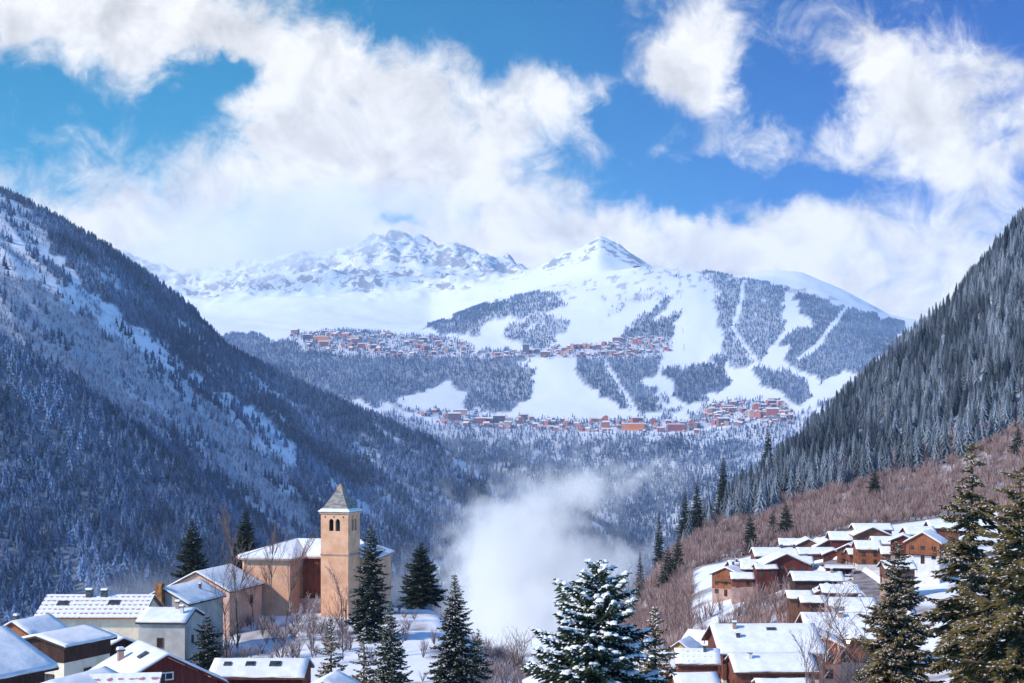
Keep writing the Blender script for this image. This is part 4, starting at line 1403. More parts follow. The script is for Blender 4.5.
house('low_house', 'low snow-roofed house at the bottom edge left of the pink-striped roof', 76, 674, 97, 70, 6.0, 4.2, 20, 3.0, 'wood_brown', roof='wood_dark', thick=.2, ov=(.5, .4), door=False)
house('long_house', 'long snow roof with three roof windows below the church bank', 262, 658, 136, 0, 8.7, 5.6, 20, 3.4, 'wood_red', roof='wood_brown', thick=.16, ov=(.5, .3),
      sky=((-3.1, -1.2, .7, .6), (-.9, -1.2, .9, .7), (1.5, -1.2, 1.1, .8)), door=False)
house('snowed_hut', 'tiny snow-covered gable roof peeking up under the young firs', 330, 675, 105, 84, 4.0, 3.4, 26, 2.4, 'wood_brown', roof='wood_dark', thick=.2, ov=(.3, .3), door=False)
house('snowed_hut', 'snow-rimmed gable roof at the bottom edge left of the broad spruce', 550, 672, 108, 92, 3.0, 3.6, 24, 2.4, 'wood_mid', roof='wood_dark', thick=.22, ov=(.3, .3), door=False)
house('small_house', 'small white-roofed house right of the round leafless shrub', 556, 638, 200, 0, 6.5, 6.5, 25, 3.0, 'white_wall', roof='wood_red', thick=.1, ov=(.3, .3), door=False)

# ---- the right-hand village: near row
house('large_chalet', 'large brown chalet with wide plain snow roof and balconied gable, largest on the right', 762, 623, 204, 2, 13.6, 12.0, 24, 6.8, 'cream', upper='wood_mid', split=2.8, roof='wood_brown',
      thick=.3, ov=(1.0, .9), chim=((-4.3, -1.3, .5, .9, 'pinkstone'), (-4.2, -3.4, .5, .6, 'metal')), sky=((1.0, -1.6, 1.4, .6),), balc=(('x-', -4.5, 4.5, 2.9), ('x-', -4.0, 4.0, 5.4)))
house('chalet', 'lower chalet with wood-edged snow roof directly before the largest chalet', 770, 653, 186, 2, 10.2, 6.5, 23, 4.0, 'stone', upper='wood_mid', split=1.4, roof='wood_brown', thick=.28, ov=(.6, .5),
      chim=((-2.9, -1.2, .45, .8, 'white_wall'),), frame='wood_brown')
house('chalet', 'lowest white roof at the bottom edge before the wood-edged snow roof', 782, 678, 165, 2, 6.0, 4.0, 20, 2.6, 'stone', roof='wood_brown', thick=.25, ov=(.3, .3), door=False)
house('wide_chalet', 'wide snow-roofed chalet with a lit lamp under its eave, right of the largest chalet', 838, 612, 226, -4, 10.5, 13.0, 21, 5.6, 'stone', upper='wood_mid', split=1.6, roof='wood_orange', thick=.34, ov=(1.1, .8),
      chim=((.2, -1.5, .7, .7, 'pinkstone'),))
house('chalet', 'chalet with orange gable crossing the front of the wide chalet', 815, 628, 212, 84, 8.0, 6.6, 27, 5.6, 'pinkstone', upper='wood_orange', split=3.0, roof='wood_orange', thick=.3, ov=(.8, .6))
house('chalet', 'orange-brown chalet with dotted snow roof left of the largest chalet', 697, 648, 190, -4, 5.4, 5.2, 27, 4.6, 'wood_mid', roof='wood_brown', cov='tiles_faint', thick=.18, ov=(.5, .4),
      chim=((1.0, -.7, .4, .8, 'metal'),), balc=(('x-', -2, 2, 2.4),))
house('chalet', 'small chalet with slanting snow roof tucked behind the largest chalet', 705, 630, 232, -35, 5.0, 5.0, 30, 4.2, 'wood_mid', roof='wood_brown', thick=.25)
house('chalet', 'yellow-gabled chalet beside the brushy slope, leftmost of the right village', 684, 638, 226, 68, 6.0, 4.6, 36, 4.2, 'yellow', roof='wood_brown', thick=.22, ov=(.4, .3), wins=[('x-', 0, 3, .8, 1)])
house('chalet', 'white-roofed chalet at the bottom edge right of the slim snowy spruce', 694, 672, 165, 4, 4.6, 4.5, 24, 3.2, 'wood_mid', roof='wood_brown', thick=.25, ov=(.4, .4))
# middle cluster
house('chalet', 'long white-roofed chalet with dark front below the road bend', 816, 571, 345, -4, 11.5, 9.0, 17, 4.4, 'stone', upper='wood_dark', split=1.4, roof='wood_dark', thick=.34, chim=((3.6, -1, .5, 1.0, 'pinkstone'),))
house('chalet', 'square white-roofed chalet right of the dark-fronted one', 839, 584, 318, -6, 7.5, 6.5, 18, 3.6, 'pinkstone', upper='wood_mid', split=1.2, roof='wood_brown', thick=.34)
house('shed', 'small white-roofed shed below the dark-fronted chalet', 812, 595, 300, -4, 4.6, 4.2, 20, 2.8, 'wood_brown', roof='wood_brown', thick=.3)
house('chalet', 'broad white roof just above the wide chalet with the lamp', 851, 597, 290, -8, 8.5, 6.5, 17, 3.0, 'stone', roof='wood_brown', thick=.36, chim=((-2, 0, .4, .6, 'metal'),))
house('chalet', 'low white roof by the road above the lamp-lit chalet', 864, 604, 272, -10, 6.5, 5.0, 16, 2.6, 'pinkstone', roof='wood_brown', thick=.34)
# upper clusters
CH = 'chalet'
house(CH, 'orange-fronted chalet at the left end of the upper cluster', 731, 565, 425, 62, 9.5, 8.6, 24, 6.6, 'pinkstone', upper='wood_orange', split=2.4, roof='wood_brown', thick=.4, balc=(('x-', -3, 3, 4.9),), chim=((2, 0, .6, .9, 'metal'),))
house(CH, 'white-roofed chalet right behind the orange-fronted one', 742, 560, 442, 4, 8.0, 8.0, 23, 6.2, 'cream', upper='wood_brown', split=4.0, roof='wood_brown', thick=.4, chim=((-2, -1, .6, .8, 'metal'),))
house(CH, 'chalet with a long sloping snow roof left of the dark red one', 757, 559, 428, -6, 9.5, 9.0, 24, 6.8, 'pinkstone', upper='wood_red', split=3.6, roof='wood_brown', thick=.4)
house(CH, 'large dark red gabled chalet facing the valley, centre of the upper cluster', 783, 551, 415, 90, 10.5, 12.4, 25, 8.0, 'cream', upper='wood_red', split=2.4, roof='wood_red', thick=.42, ov=(.8, 1.0), balc=(('x-', -4.5, 4.5, 5.2),), frame='wood_brown')
house(CH, 'low dark red wing joined to the left of the large dark red chalet', 765, 563, 410, 0, 6.0, 6.0, 18, 5.6, 'wood_red', roof='wood_red', thick=.36, ov=(.4, .4))
house(CH, 'wide white-roofed chalet behind the large dark red one', 778, 547, 452, 0, 16.0, 9.5, 22, 6.0, 'wood_mid', roof='wood_brown', thick=.42, chim=((1.0, -.6, .7, 1.1, 'metal'), (5, -.6, .7, 1.1, 'metal')))
house(CH, 'small chalet with square snow roof left of the twin-gabled chalet', 790, 538, 490, -8, 7.0, 7.0, 24, 5.0, 'wood_brown', roof='wood_brown', thick=.42)
house(CH, 'left gable of the twin-gabled brown chalet', 807, 537, 466, 84, 9.0, 8.2, 27, 8.0, 'stone', upper='wood_brown', split=2.6, roof='wood_brown', thick=.42, balc=(('x-', -3.4, 3.4, 3.4), ('x-', -3.4, 3.4, 6.0)))
house(CH, 'right gable of the twin-gabled brown chalet', 823, 538, 464, 98, 9.0, 8.2, 27, 8.0, 'stone', upper='wood_brown', split=2.6, roof='wood_brown', thick=.42, balc=(('x-', -3.4, 3.4, 3.4), ('x-', -3.4, 3.4, 6.0)))
house(CH, 'reddish chalet with a plain oblong snow roof right of the twin gables', 844, 531, 462, -5, 9.6, 9.6, 22, 7.5, 'wood_mid', upper='wood_red', split=3.0, roof='wood_brown', thick=.42)
house(CH, 'highest brown chalet with a broad gable and snow on both slopes', 870, 525, 455, 86, 8.5, 10.5, 24, 6.0, 'wood_brown', roof='wood_brown', thick=.46, ov=(.9, 1.0), balc=(('x-', -4, 4, 3.2),))
house(CH, 'long snow roof lying behind the highest brown chalet', 871, 523, 468, 0, 12.0, 7.0, 22, 4.6, 'wood_brown', roof='wood_brown', thick=.46)
house(CH, 'small reddish gabled chalet above the carport', 851, 542, 424, 66, 8.5, 6.6, 27, 5.4, 'stone', upper='wood_mid', split=1.6, roof='wood_brown', thick=.4, balc=(('x-', -2.4, 2.4, 3.2),))
house(CH, 'snow-roofed chalet with half orange, half white walls', 867, 540, 405, -4, 6.6, 7.0, 26, 5.6, 'white_wall', upper='wood_orange', split=1.2, roof='wood_brown', thick=.42)
house(CH, 'ochre chalet with flat snow roof behind the frosted spruce top', 884, 536, 412, -6, 6.8, 7.0, 22, 5.0, 'yellow', roof='wood_orange', thick=.42)
house(CH, 'orange-gabled chalet with pale side wall beside the foreground spruces', 926, 530, 372, 62, 8.5, 8.6, 30, 5.6, 'white_wall', upper='wood_orange', split=2.2, roof='wood_orange', thick=.42, balc=(('x-', -3, 3, 2.8),))
house(CH, 'white roof directly behind the orange-gabled chalet', 918, 526, 395, 0, 7.5, 6.5, 24, 5.0, 'wood_mid', roof='wood_brown', thick=.42)
house(CH, 'topmost chalet roof showing through the foreground spruces', 942, 520, 410, -4, 8.0, 6.5, 24, 5.0, 'wood_mid', roof='wood_brown', thick=.42)

for k, (px_, py_, D_, yw, L_, W_, H_, wl, up, lab) in enumerate([
    (749, 563, 440, 80, 8, 6.5, 6, 'stone', 'wood_mid', 'narrow gabled chalet squeezed between the pale-walled and the sloping-roofed chalet'),
    (801, 556, 428, -4, 6, 6, 4.5, 'wood_mid', None, 'low brown lean chalet right of the large dark red one'),
    (815, 547, 450, 0, 11, 6, 6, 'stone', 'wood_brown', 'low roof joining the two twin gables'),
    (833, 548, 440, 80, 7, 6, 5, 'stone', 'wood_red', 'dark red gabled chalet between the twin gables and the carport'),
    (858, 548, 415, 0, 6, 5, 4, 'stone', 'wood_mid', 'low roof between the reddish gabled chalet and the half white one'),
    (893, 546, 392, -8, 6.5, 6, 4.5, 'cream', 'wood_mid', 'small snow-roofed chalet just above the frosted foreground spruce top'),
    (903, 533, 385, 75, 7, 6.5, 5.5, 'stone', 'wood_red', 'dark red gabled chalet left of the orange-gabled one'),
    (897, 560, 350, 0, 7, 6, 4, 'pinkstone', 'wood_brown', 'white-roofed chalet below the road, half behind the spruce'),
    (828, 584, 330, 82, 6, 5.5, 4.2, 'stone', 'wood_mid', 'little gabled chalet wedged between the dark-fronted and the square roof'),
    (799, 590, 322, -4, 5, 4.5, 3, 'wood_brown', None, 'small roof left of the small shed below the dark-fronted chalet'),
    (742, 572, 412, -4, 6, 5, 4, 'pinkstone', 'wood_mid', 'low snow-roofed annex between the orange-fronted and the dark red chalets'),
    (668, 652, 215, -4, 5, 5, 3.6, 'stone', 'wood_mid', 'small snow-roofed chalet left of the dotted snow roof'),
]):
    house(CH, lab, px_, py_, D_, yw, L_, W_, 24, H_, wl, upper=up, split=1.6, roof='wood_brown', thick=.36)

# lit lamp on its post in front of the wide chalet
p = P3(848, 642, 205)
zb = float(gz(p.x, p.y))
lamp = empty('street_lamp', (p.x, p.y, zb)); tag(lamp, 'lit street lamp glowing in front of the brown wide chalet', 'street lamp')
MB().tube((0, 0, -.5), (0, 0, p.z - zb - .2), .07, .05, 8).build('post', M['metal'], lamp)
MB().tube((0, 0, p.z - zb + .28), (0, 0, p.z - zb + .4), .42, .1, 10).build('shade', M['metal'], lamp)
em = bpy.data.materials.new('lamp_glow'); em.use_nodes = True
eb = em.node_tree.nodes['Principled BSDF']
eb.inputs['Emission Color'].default_value = (1, .62, .25, 1); eb.inputs['Emission Strength'].default_value = 14
MB().tube((0, 0, p.z - zb - .18), (0, 0, p.z - zb + .26), .16, .3, 10).build('bulb', em, lamp)
ld = bpy.data.lights.new('lamp_light', 'POINT'); ld.energy = 350; ld.color = (1, .6, .28); ld.shadow_soft_size = .3
lo = bpy.data.objects.new('lamp_light', ld); COL.objects.link(lo); lo.parent = lamp; lo.location = (0, -.7, p.z - zb)

# road, its kerb-like snow banks and retaining wall
def ribbon(name, pts, wid, mat, dz, kind='structure', h=0.0):
    pts = [Vector(p) for p in pts]
    # catmull-rom smoothing
    out = []
    for i in range(len(pts) - 1):
        p0, p1, p2, p3 = pts[max(i - 1, 0)], pts[i], pts[i + 1], pts[min(i + 2, len(pts) - 1)]
        for k in range(12):
            t = k / 12
            out.append(.5 * ((2 * p1) + (p2 - p0) * t + (2 * p0 - 5 * p1 + 4 * p2 - p3) * t * t + (3 * p1 - p0 - 3 * p2 + p3) * t ** 3))
    out.append(pts[-1])
    V, Fq = [], []
    m = 5
    for i, p in enumerate(out):
        a, b = out[max(i - 1, 0)], out[min(i + 1, len(out) - 1)]
        d = (b - a).normalized(); n = Vector((-d.y, d.x))
        for j in range(m + 1):
            f = j / m * 2 - 1
            q = p + n * wid / 2 * f
            zz = float(gz(q.x, q.y)) + dz + h * (1 - f * f)
            V.append((q.x, q.y, zz))
    for i in range(len(out) - 1):
        for j in range(m):
            q = i * (m + 1) + j
            Fq.append((q, q + 1, q + m + 2, q + m + 1))
    o = mesh_np(name, V, np.array(Fq), [mat], smooth=True)
    tag(o, kind=kind)
    return o


rp = []
for px_, D_ in roadpts:
    rp.append(((px_ - 512) / F * D_, D_))
ribbon('road', rp, 6.0, M['asphalt'], .35)
ribbon('snow_bank', [(x + 4.6, y) for x, y in rp], 2.4, M['snow'], -.1, h=1.3)
ribbon('snow_bank', [(x - 4.6, y) for x, y in rp], 2.0, M['snow'], -.1, h=1.1)
ribbon('path', [((px_ - 512) / F * D_, D_) for px_, D_ in [(905, 60), (872, 95), (858, 130), (850, 165), (846, 190)]], 7, M['asphalt'], .3)

# carport with a parked car
p = P3(839, 562, 398)
zb = float(gz(p.x, p.y))
cp = empty('carport', (p.x, p.y, zb), math.radians(-12)); tag(cp, 'open carport with snow on its flat roof beside the road bend', 'carport')
m = MB()
for x in (-3.6, 3.4):
    for y in (-2.6, 2.4):
        m.box(x, x + .2, y, y + .2, -1, 2.7)
m.build('posts', M['wood_dark'], cp)['kind'] = 'stuff'
r_ = MB().box(-4.1, 4.1, -3.1, 3.1, 2.703, 2.95).build('roof', M['wood_red'], cp)
MB().box(-4.0, 4.0, -3.0, 3.0, 2.953, 3.4).build('snow_cover', M['snow'], r_)
MB().box(-3.7, 3.6, 2.65, 2.8, -1, 2.7).build('back_wall', M['wood_dark'], cp)


def car(label, px, D, yaw, mat, snowy=True):
    x = (px - 512) / F * D
    root = empty('parked_car', (x, D, float(gz(x, D)) + .35), math.radians(yaw))
    b = MB()
    b.prism([(-2.1, .35), (2.1, .35), (2.15, .75), (1.9, .9), (1.0, 1.0), (-1.9, .98), (-2.15, .8)], -.85, .85, axis='y')
    b.build('body', M[mat], root)
    g = MB(); g.prism([(-1.75, 1.0), (.95, 1.0), (.35, 1.45), (-1.35, 1.45)], -.74, .74, axis='y'); g.build('windows', M['glass'], root)['kind'] = 'stuff'
    rf = MB().box(-1.3, .3, -.7, .7, 1.453, 1.5).build('roof', M[mat], root)
    if snowy:
        MB().box(-1.3, .3, -.68, .68, 1.503, 1.62).build('snow_cover', M['snow'], rf)
        MB().box(.95, 1.9, -.75, .75, 1.0, 1.06).build('bonnet_snow', M['snow'], root)
    for wx in (-1.35, 1.35):
        for wy in (-.88, .68):
            MB().tube((wx, wy, .32), (wx, wy + .2, .32), .33, .33, 12).build('wheel', M['metal'], root)
    tag(root, label, 'car')
    return root


car('pale snow-dusted car parked half under the carport', 846, 388, 160, 'white_paint')
car('dark car parked beside the road above the lamp-lit chalet', 869, 262, 20, 'metal')
# ------------------------------------------------------------------ the church
pc = P3(334, 612, 236)
zg = pc.z
nave = P3(316, 612, 245)
church = empty('church', (nave.x + .4, nave.y, zg), math.radians(-8))
tag(church, 'ochre church with hipped snow roof and square bell tower on the bank', 'church')
# local: x along the nave. walls
XL, XR, YF, YB, WH = -12.6, 12.6, -6.0, 6.0, 8.9
m = MB()
apse = [(-12.2, -4.6), (-12.2, 4.2), (-8.5, 6.2), (11.6, 6.2), (11.6, -4.0), (-1.9, -4.0), (-2.6, -8.4), (-10.4, -8.4)]
n = len(apse)
m.add([(x, y, -3) for x, y in apse] + [(x, y, WH) for x, y in apse], [tuple(range(n)), tuple(range(2 * n - 1, n - 1, -1))] + [(i, (i + 1) % n, (i + 1) % n + n, i + n) for i in range(n)])
m.build('wall', M['ochre'], church)
b = MB(); b.add([(-2.62 + .03, -8.4, -3), (-1.9 + .03, -4.05, -3), (-1.9 + .03, -4.05, WH - .02), (-2.6 + .03, -8.4, WH - .02), (-2.9, -8.3, -3), (-2.2, -4.05, -3), (-2.2, -4.05, WH - .02), (-2.9, -8.3, WH - .02)], [(0, 1, 2, 3), (7, 6, 5, 4), (0, 3, 7, 4), (1, 5, 6, 2), (3, 2, 6, 7), (0, 4, 5, 1)]); b.build('bare_stone_wall', M['pinkstone'], church)
# pink eroded stone patch between the painted wall and the timber
# timbered recess
b = MB()
b.box(-1.5, 2.3, -4.35, -4.05, 1.8, WH - .1)
for k in range(5):
    b.box(-1.45 + k * .85, -1.3 + k * .85, -4.5, -4.353, 1.85, WH - .15)
for k in range(4):
    b.box(-1.5, 2.3, -4.6, -4.503, 2.6 + 1.7 * k, 2.72 + 1.7 * k)
b.build('timber_screen', M['wood_mid'], church)
b = MB(); b.box(-2.0, 2.6, -4.9, -4.05, -3, 1.79); b.build('low_wall', M['pinkstone'], church)
b = MB(); b.box(-2.95, -2.75, -6.6, -6.0, 3.6, 5.2); b.build('narrow_window', M['glass'], church)
# roof: hipped, with a broken hip over the projecting end
ze, zr = WH, WH + 2.5
ev = [(-13.2, -4.9), (-11.2, -9.2), (-2.2, -9.2), (-.9, -4.9), (12.2, -4.9), (12.2, 7.0), (-8.8, 7.0), (-13.2, 4.8)]
vs = [(x, y, ze - (.0)) for x, y in ev]
r0, r1 = (-4.2, .8, zr), (7.4, .8, zr)
top = vs + [r0, r1, (-6.4, -3.6, ze + 1.9)]
fs = [(0, 1, 10), (1, 2, 10), (2, 3, 8, 10), (3, 4, 9, 8), (5, 6, 8, 9), (6, 7, 8), (7, 0, 10, 8)]
m = MB()
m.add(top, [f for f in fs])
m.add([(x, y, z - .25) for x, y, z in top], [tuple(reversed(f)) for f in fs])
nn_ = len(top)
for i in range(8):
    m.f.append((i, (i + 1) % 8, (i + 1) % 8 + nn_, i + nn_)); m.m.append(0)
m.f.append((4, 5, 9)); m.m.append(0)
roof = m.build('roof', M['pinkstone'], church)
m = MB()
cx, cy = 0, -.8
def ins(x, y, z): return (x + (.12 if x < cx else -.12), y + (.12 if y < cy else -.12), z + .02)
t2 = [ins(*v) for v in top]
t3 = [(x, y, z + .24) for x, y, z in t2]
m.add(t3, fs)
m.add(t2, [tuple(reversed(f)) for f in fs])
for i in range(8):
    m.f.append((i, (i + 1) % 8, (i + 1) % 8 + nn_, i + nn_)); m.m.append(0)
m.f.append((4, 5, 9)); m.m.append(0)
m.build('snow_cover', M['snow'], roof)
b = MB()      # hip ridges showing through
for a, c in ((t3[10], t3[1]), (t3[10], t3[8]), (t3[8], t3[3])):
    b.tube(a, c, .09, .09, 5)
b.build('ridge_tiles', M['pinkstone'], roof)

# tower (its own axes)
tw = 5.0
tx, ty = (pc.x - nave.x), (pc.y - nave.y)
ca, sa = math.cos(math.radians(8)), math.sin(math.radians(8))
lx, ly = tx * ca - ty * sa, tx * sa + ty * ca
H_T = 16.6
R_ = Matrix.Rotation(math.radians(-9), 4, 'Z')
Tm = Matrix.Translation((lx + .3, ly + 1.6, 0)) @ R_


def tb(mb_):
    mb_.v = [tuple(Tm @ Vector(v)) for v in mb_.v]
    return mb_


h_ = tw / 2
m = MB(); m.box(-h_, h_, -h_, h_, -3, 13.05); m.build
tower = tb(m).build('tower', M['ochre'], church)
# belfry storey with real openings: wall pieces around twin arches on the front and the sides
m = MB()
z0, z1, z2 = 13.05, 14.0 - .3, 15.35


def side(mm, rot):
    q = MB()
    q.box(-h_ + .35, h_ - .35, -h_, -h_ + .35, z0, z1)
    q.box(-h_, -1.05, -h_, -h_ + .35, z1, z2 + .3) if False else None
    q.box(-h_ + .35, -1.0, -h_, -h_ + .35, z1, z2)
    q.box(1.0, h_ - .35, -h_, -h_ + .35, z1, z2)
    q.box(-.17, .17, -h_, -h_ + .35, z1, z2)
    q.box(-h_ + .35, h_ - .35, -h_, -h_ + .35, z2 + .42, H_T)
    for c in (-.585, .585):
        n_ = 8
        for k in range(n_):
            a0, a1 = math.pi * k / n_, math.pi * (k + 1) / n_
            x0, x1 = c + .415 * math.cos(a1), c + .415 * math.cos(a0)
            zz = z2 + .42 * min(math.sin(a0), math.sin(a1))
            q.box(x0, x1, -h_, -h_ + .35, zz, z2 + .42)
    for a0, a1 in ((-h_ + .35, -1.0), (1.0, h_ - .35), (-.17, .17)):
        q.box(a0, a1, -h_, -h_ + .35, z2, z2 + .42)
    Rr = Matrix.Rotation(rot, 4, 'Z')
    mm.add([Rr @ Vector(v) for v in q.v], q.f)


for k in range(4): side(m, k * math.pi / 2)
for sx in (-1, 1):
    for sy in (-1, 1):
        x0, y0 = (sx * h_, sy * h_)
        m.box(min(x0, x0 - sx * .35), max(x0, x0 - sx * .35), min(y0, y0 - sy * .35), max(y0, y0 - sy * .35), z0, H_T)
tb(m).build('belfry', M['ochre'], church)
m = MB(); m.box(-h_ - .1, h_ + .1, -h_ - .1, h_ + .1, 9.6, 9.82); tb(m).build('string_course', M['pinkstone'], church)
m = MB()
for x in (-1.7, -.1, 1.6):
    m.box(x - .12, x + .12, -h_ - .02, -h_ + .02, 15.9 + .02, 16.2)
m.box(h_ - .02, h_ + .02, -.9, -.6, 15.95, 16.2); m.box(h_ - .02, h_ + .02, .9, 1.2, 15.95, 16.2)
tb(m).build('putlog_holes', M['glass'], church)['kind'] = 'stuff'
m = MB(); m.box(-1.6, 1.6, -1.6, 1.6, 13.06, H_T); tb(m).build('belfry_shade_core', M['glass'], church)  # dark box added so the openings look shaded inside
# bell
m = MB(); m.tube((0, 0, 14.0), (0, 0, 14.9), .62, .34, 14); m.tube((0, 0, 14.9), (0, 0, 15.15), .34, .08, 14); m.box(-2.1, 2.1, -.08, .08, 15.15, 15.3)
tb(m).build('bell', M['metal'], church)
# cornice, bell-cast spire, cross
m = MB(); m.box(-h_ - .2, h_ + .2, -h_ - .2, h_ + .2, H_T, H_T + .22); cor = tb(m).build('cornice', M['ochre'], church)
m = MB()
prof = [(h_ + .34, H_T + .225), (h_ + .32, H_T + .36), (h_ - .35, H_T + 1.1), (1.05, H_T + 3.0), (.42, H_T + 4.2), (.03, H_T + 4.9)]
vs, fs = [], []
for r, z in prof:
    vs += [(-r, -r, z), (r, -r, z), (r, r, z), (-r, r, z)]
for i in range(len(prof) - 1):
    for k in range(4):
        fs.append((i * 4 + k, i * 4 + (k + 1) % 4, i * 4 + 4 + (k + 1) % 4, i * 4 + 4 + k))
fs.append((3, 2, 1, 0)); fs.append(tuple(range(len(vs) - 4, len(vs))))
m.add(vs, fs)
spire = tb(m).build('spire', M['slate'], church)
m = MB()
r0_, za = h_ + .64, H_T + .43
vs = []
for r, z in ((h_ + .38, H_T + .34), (h_ + .36, H_T + .46), (h_ - .08, H_T + .86)):
    vs += [(-r, -r, z), (r, -r, z), (r, r, z), (-r, r, z)]
fs = [(i * 4 + k, i * 4 + (k + 1) % 4, i * 4 + 4 + (k + 1) % 4, i * 4 + 4 + k) for i in range(2) for k in range(4)] + [(3, 2, 1, 0), (8, 9, 10, 11)]
m.add(vs, fs)
tb(m).build('snow_cover', M['snow'], spire)
m = MB()
vs = []
for r, z in ((.50, H_T + 4.1), (.46, H_T + 4.25), (.03, H_T + 5.0)):
    vs += [(-r, -r, z), (r, -r, z), (r, r, z), (-r, r, z)]
m.add(vs, [(i * 4 + k, i * 4 + (k + 1) % 4, i * 4 + 4 + (k + 1) % 4, i * 4 + 4 + k) for i in range(2) for k in range(4)] + [(3, 2, 1, 0), (8, 9, 10, 11)])
tb(m).build('spire_tip', M['copper'], spire)
m = MB()
m.tube((0, 0, H_T + 4.9), (0, 0, H_T + 6.7), .05, .04, 6); m.box(-.42, .42, -.04, .04, H_T + 6.0, H_T + 6.1); m.tube((0, 0, H_T + 5.0), (0, 0, H_T + 5.25), .14, .14, 8)
tb(m).build('cross', M['metal'], spire)
m = MB(); m.tube((0, 0, 0), (0, 0, 4.4), .16, .08, 6); m.tube((0, 0, 2.3), (-.5, 0, 3.0), .12, .08, 5)
p = P3(346, 612, 229)
o = m.build('dead_stump', M['bark']); o.location = (p.x, p.y, float(gz(p.x, p.y)) - .2)
tag(o, 'dark lopped trunk standing before the right edge of the bell tower', 'dead tree')

# ------------------------------------------------------------------ far resort villages: every house its own small object
gv = random.Random(77)
HM = {}


def far_mesh(kind):
    """one plain house: walls and snowy roof, in a few sizes and colours"""
    if kind in HM: return HM[kind]
    L, W, H, pit, col = kind
    V, Fc, C = [], [], []
    tp = math.tan(math.radians(pit)); zr = H + W / 2 * tp
    def add(vs, fs, c):
        b = len(V); V.extend(vs); Fc.extend([tuple(i + b for i in f) for f in fs]); C.extend([c] * len(vs))
    add([(-L/2, -W/2, -8), (L/2, -W/2, -8), (L/2, W/2, -8), (-L/2, W/2, -8), (-L/2, -W/2, H), (L/2, -W/2, H), (L/2, W/2, H), (-L/2, W/2, H), (-L/2, 0, zr), (L/2, 0, zr)],
        [(0, 1, 5, 4), (1, 2, 6, 5), (2, 3, 7, 6), (3, 0, 4, 7), (4, 5, 9, 8), (6, 7, 8, 9), (5, 6, 9, 9), (7, 4, 8, 8)], col)
    # window bands and balconies
    dk = tuple(c * .35 for c in col)
    for k in range(int(H // 3.2)):
        z = 1.4 + 3.2 * k
        for i in range(int(L // 4)):
            x = -L / 2 + 1.2 + 4 * i
            add([(x, -W/2 - .1, z), (x + 2, -W/2 - .1, z), (x + 2, -W/2 - .1, z + 1.6), (x, -W/2 - .1, z + 1.6)], [(0, 1, 2, 3)], dk)
    e = 1.2
    rc = (.80, .78, .80)
    add([(-L/2 - e, -W/2 - e, H - e * tp + .3), (L/2 + e, -W/2 - e, H - e * tp + .3), (L/2 + e, 0, zr + .5), (-L/2 - e, 0, zr + .5), (-L/2 - e, W/2 + e, H - e * tp + .3), (L/2 + e, W/2 + e, H - e * tp + .3),
         (-L/2 - e, -W/2 - e, H - e * tp + 1.0), (L/2 + e, -W/2 - e, H - e * tp + 1.0), (L/2 + e, 0, zr + 1.2), (-L/2 - e, 0, zr + 1.2), (-L/2 - e, W/2 + e, H - e * tp + 1.0), (L/2 + e, W/2 + e, H - e * tp + 1.0)],
        [(6, 7, 8, 9), (9, 8, 11, 10), (0, 1, 7, 6), (5, 4, 10, 11), (0, 3, 2, 1), (3, 4, 5, 2), (0, 6, 9, 3), (3, 9, 10, 4), (1, 2, 8, 7), (2, 5, 11, 8)], rc)
    me = bpy.data.meshes.new('resort_house')
    me.from_pydata(V, [], [tuple(dict.fromkeys(f)) for f in Fc])
    a = me.color_attributes.new('Col', 'FLOAT_COLOR', 'POINT')
    a.data.foreach_set('color', [x for c in C for x in (*c, 1.0)])
    me.materials.append(M['far_house'])
    me.update()
    HM[kind] = me
    return me


COLS = [(.56, .17, .13), (.44, .14, .12), (.60, .26, .19), (.34, .15, .15), (.55, .36, .30), (.26, .15, .16)]
KINDS = [(L, W, H, pt, c) for (L, W, H, pt) in ((15, 12, 8, 24), (22, 14, 12, 20), (12, 11, 7, 26), (34, 16, 14, 18)) for c in COLS]


SMALL = ([], [], [])


def merge_small(me, mat4):
    vs = np.array([mat4 @ v.co for v in me.vertices])
    cs = np.array([c.color[:3] for c in me.color_attributes['Col'].data])
    b = sum(len(a) for a in SMALL[0])
    me.calc_loop_triangles()
    SMALL[0].append(vs); SMALL[1].append(np.array([t.vertices[:] for t in me.loop_triangles]) + b); SMALL[2].append(cs)


def village(n, region, D0, D1, label, group, seed, extra=60):
    g = random.Random(seed)
    k = 0
    tries = 0
    while k < n + extra and tries < 60000:
        tries += 1
        px_ = g.uniform(min(a for a, b in region), max(a for a, b in region))
        D_ = g.uniform(D0, D1)
        y = float(gpy(px_, D_))
        if not inpoly(np.array([px_]), np.array([y]), region)[0]: continue
        ci = int((px_ - PX[0]) / 2.5); ri = int((math.log(D_) - LN0) / DLN)
        if not VIS[ri, ci]: continue
        kd = KINDS[g.choice([0, 1, 2, 3, 4, 5] * 4 + list(range(6, 12)) * 2 + list(range(12, 18)) * 3 + list(range(18, 24)))]
        x = (px_ - 512) / F * D_
        if k >= n:      # the many smaller ones between
            kd = KINDS[g.choice([0, 1, 2, 3, 4, 5, 12, 13, 14, 15, 16, 17])]
            merge_small(far_mesh(kd), Matrix.Translation((x, D_, float(gz(x, D_)) + .5)) @ Matrix.Rotation(g.uniform(0, 3), 4, 'Z') @ Matrix.Scale(g.uniform(.6, .9), 4))
            k += 1
            continue
        o = bpy.data.objects.new('resort_house', far_mesh(kd))
        COL.objects.link(o)
        o.location = (x, D_, float(gz(x, D_)) + .5)
        o.rotation_euler = (0, 0, math.radians(g.choice([0, 0, 90, 20, -25, 65])))
        s_ = g.uniform(.9, 1.35)
        o.scale = (s_, s_, s_ * g.uniform(.9, 1.3))
        tag(o, label, 'house', group)
        k += 1
    print(group, k)


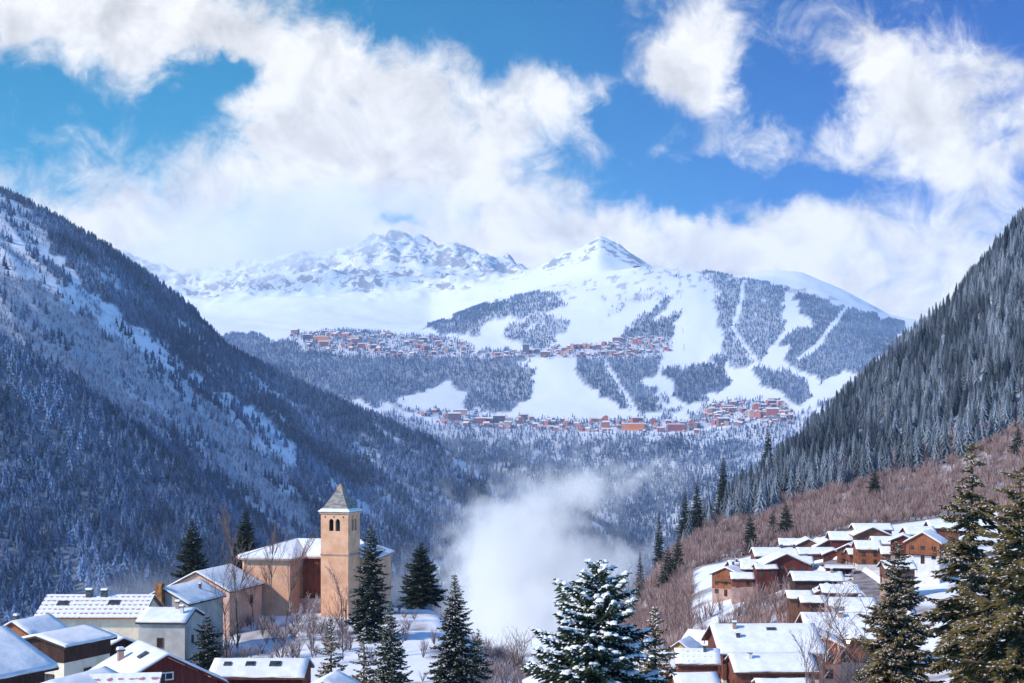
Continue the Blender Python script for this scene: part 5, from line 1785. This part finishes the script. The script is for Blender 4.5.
village(75, VREG[0], 6150, 6700,
        'tiny reddish house in the resort village on the shelf at upper left', 'houses of the upper left resort village', 1)
village(75, VREG[1], 6100, 6750,
        'tiny red house in the resort village above the wide central ski run', 'houses of the central resort village', 2)
village(75, VREG[2], 4850, 5250,
        'small red house in the village strung along the foot of the ski runs', 'houses of the village at the foot of the runs', 3)
village(62, VREG[3], 4850, 5500,
        'small pinkish house in the lower village near the dark spruce crest', 'houses of the lower village by the crest', 4)


tag(mesh_np('small_resort_houses', np.concatenate(SMALL[0]), np.concatenate(SMALL[1]), [M['far_house']], col=np.concatenate(SMALL[2])), kind='stuff')


def far_block(name, label, px, py, D, L, W, H, col, yaw=0):
    o = bpy.data.objects.new(name, far_mesh((L, W, H, 12, col)))
    COL.objects.link(o)
    x = (px - 512) / F * D
    o.location = (x, D, (HZ - py) / F * D)
    o.rotation_euler = (0, 0, math.radians(yaw))
    tag(o, label, 'building')


far_block('apartment_block', 'long bright orange apartment block in the village at the foot of the runs', 633, 429, 5000, 80, 18, 19, (.85, .26, .08), -3)
far_block('apartment_block', 'dark grey-blue block standing among the red houses below the wooded knoll', 499, 421, 5080, 44, 20, 18, (.10, .11, .17))
far_block('apartment_block', 'dark square tower block at the left end of the central resort village', 526, 354, 6250, 30, 20, 42, (.16, .15, .20))
far_block('apartment_block', 'bright orange block in the upper left resort village', 321, 341, 6420, 70, 18, 20, (.85, .28, .12))
far_block('apartment_block', 'dark red block right of the long orange one', 676, 430, 5000, 60, 18, 20, (.42, .10, .11))
far_block('summit_station', 'small dark station building on the shoulder under the pointed peak', 597, 270, 8900, 60, 30, 16, (.10, .10, .13))
far_block('summit_station', 'small dark lift building on the summit ridge right of the pointed peak', 637, 268, 7990, 40, 24, 12, (.12, .12, .15))
# lift pylons up the long run
proto = None
for k in range(7):
    D_ = 6350 + 260 * k
    px_ = 684 - 1.0 * k
    x = (px_ - 512) / F * D_
    if proto is None:
        m = MB(); m.tube((0, 0, -3), (0, 0, 26), 1.0, .7, 6); m.box(-4.5, 4.5, -.6, .6, 26, 27)
        proto = m.build('lift_pylon', M['metal']); o = proto
    else:
        o = proto.copy(); COL.objects.link(o)
    o.location = (x, D_, float(gz(x, D_)))
    tag(o, 'thin lift pylon in the line running up the wide ski run', 'pylon', 'lift pylons on the wide run')
print('done', len(bpy.data.objects))
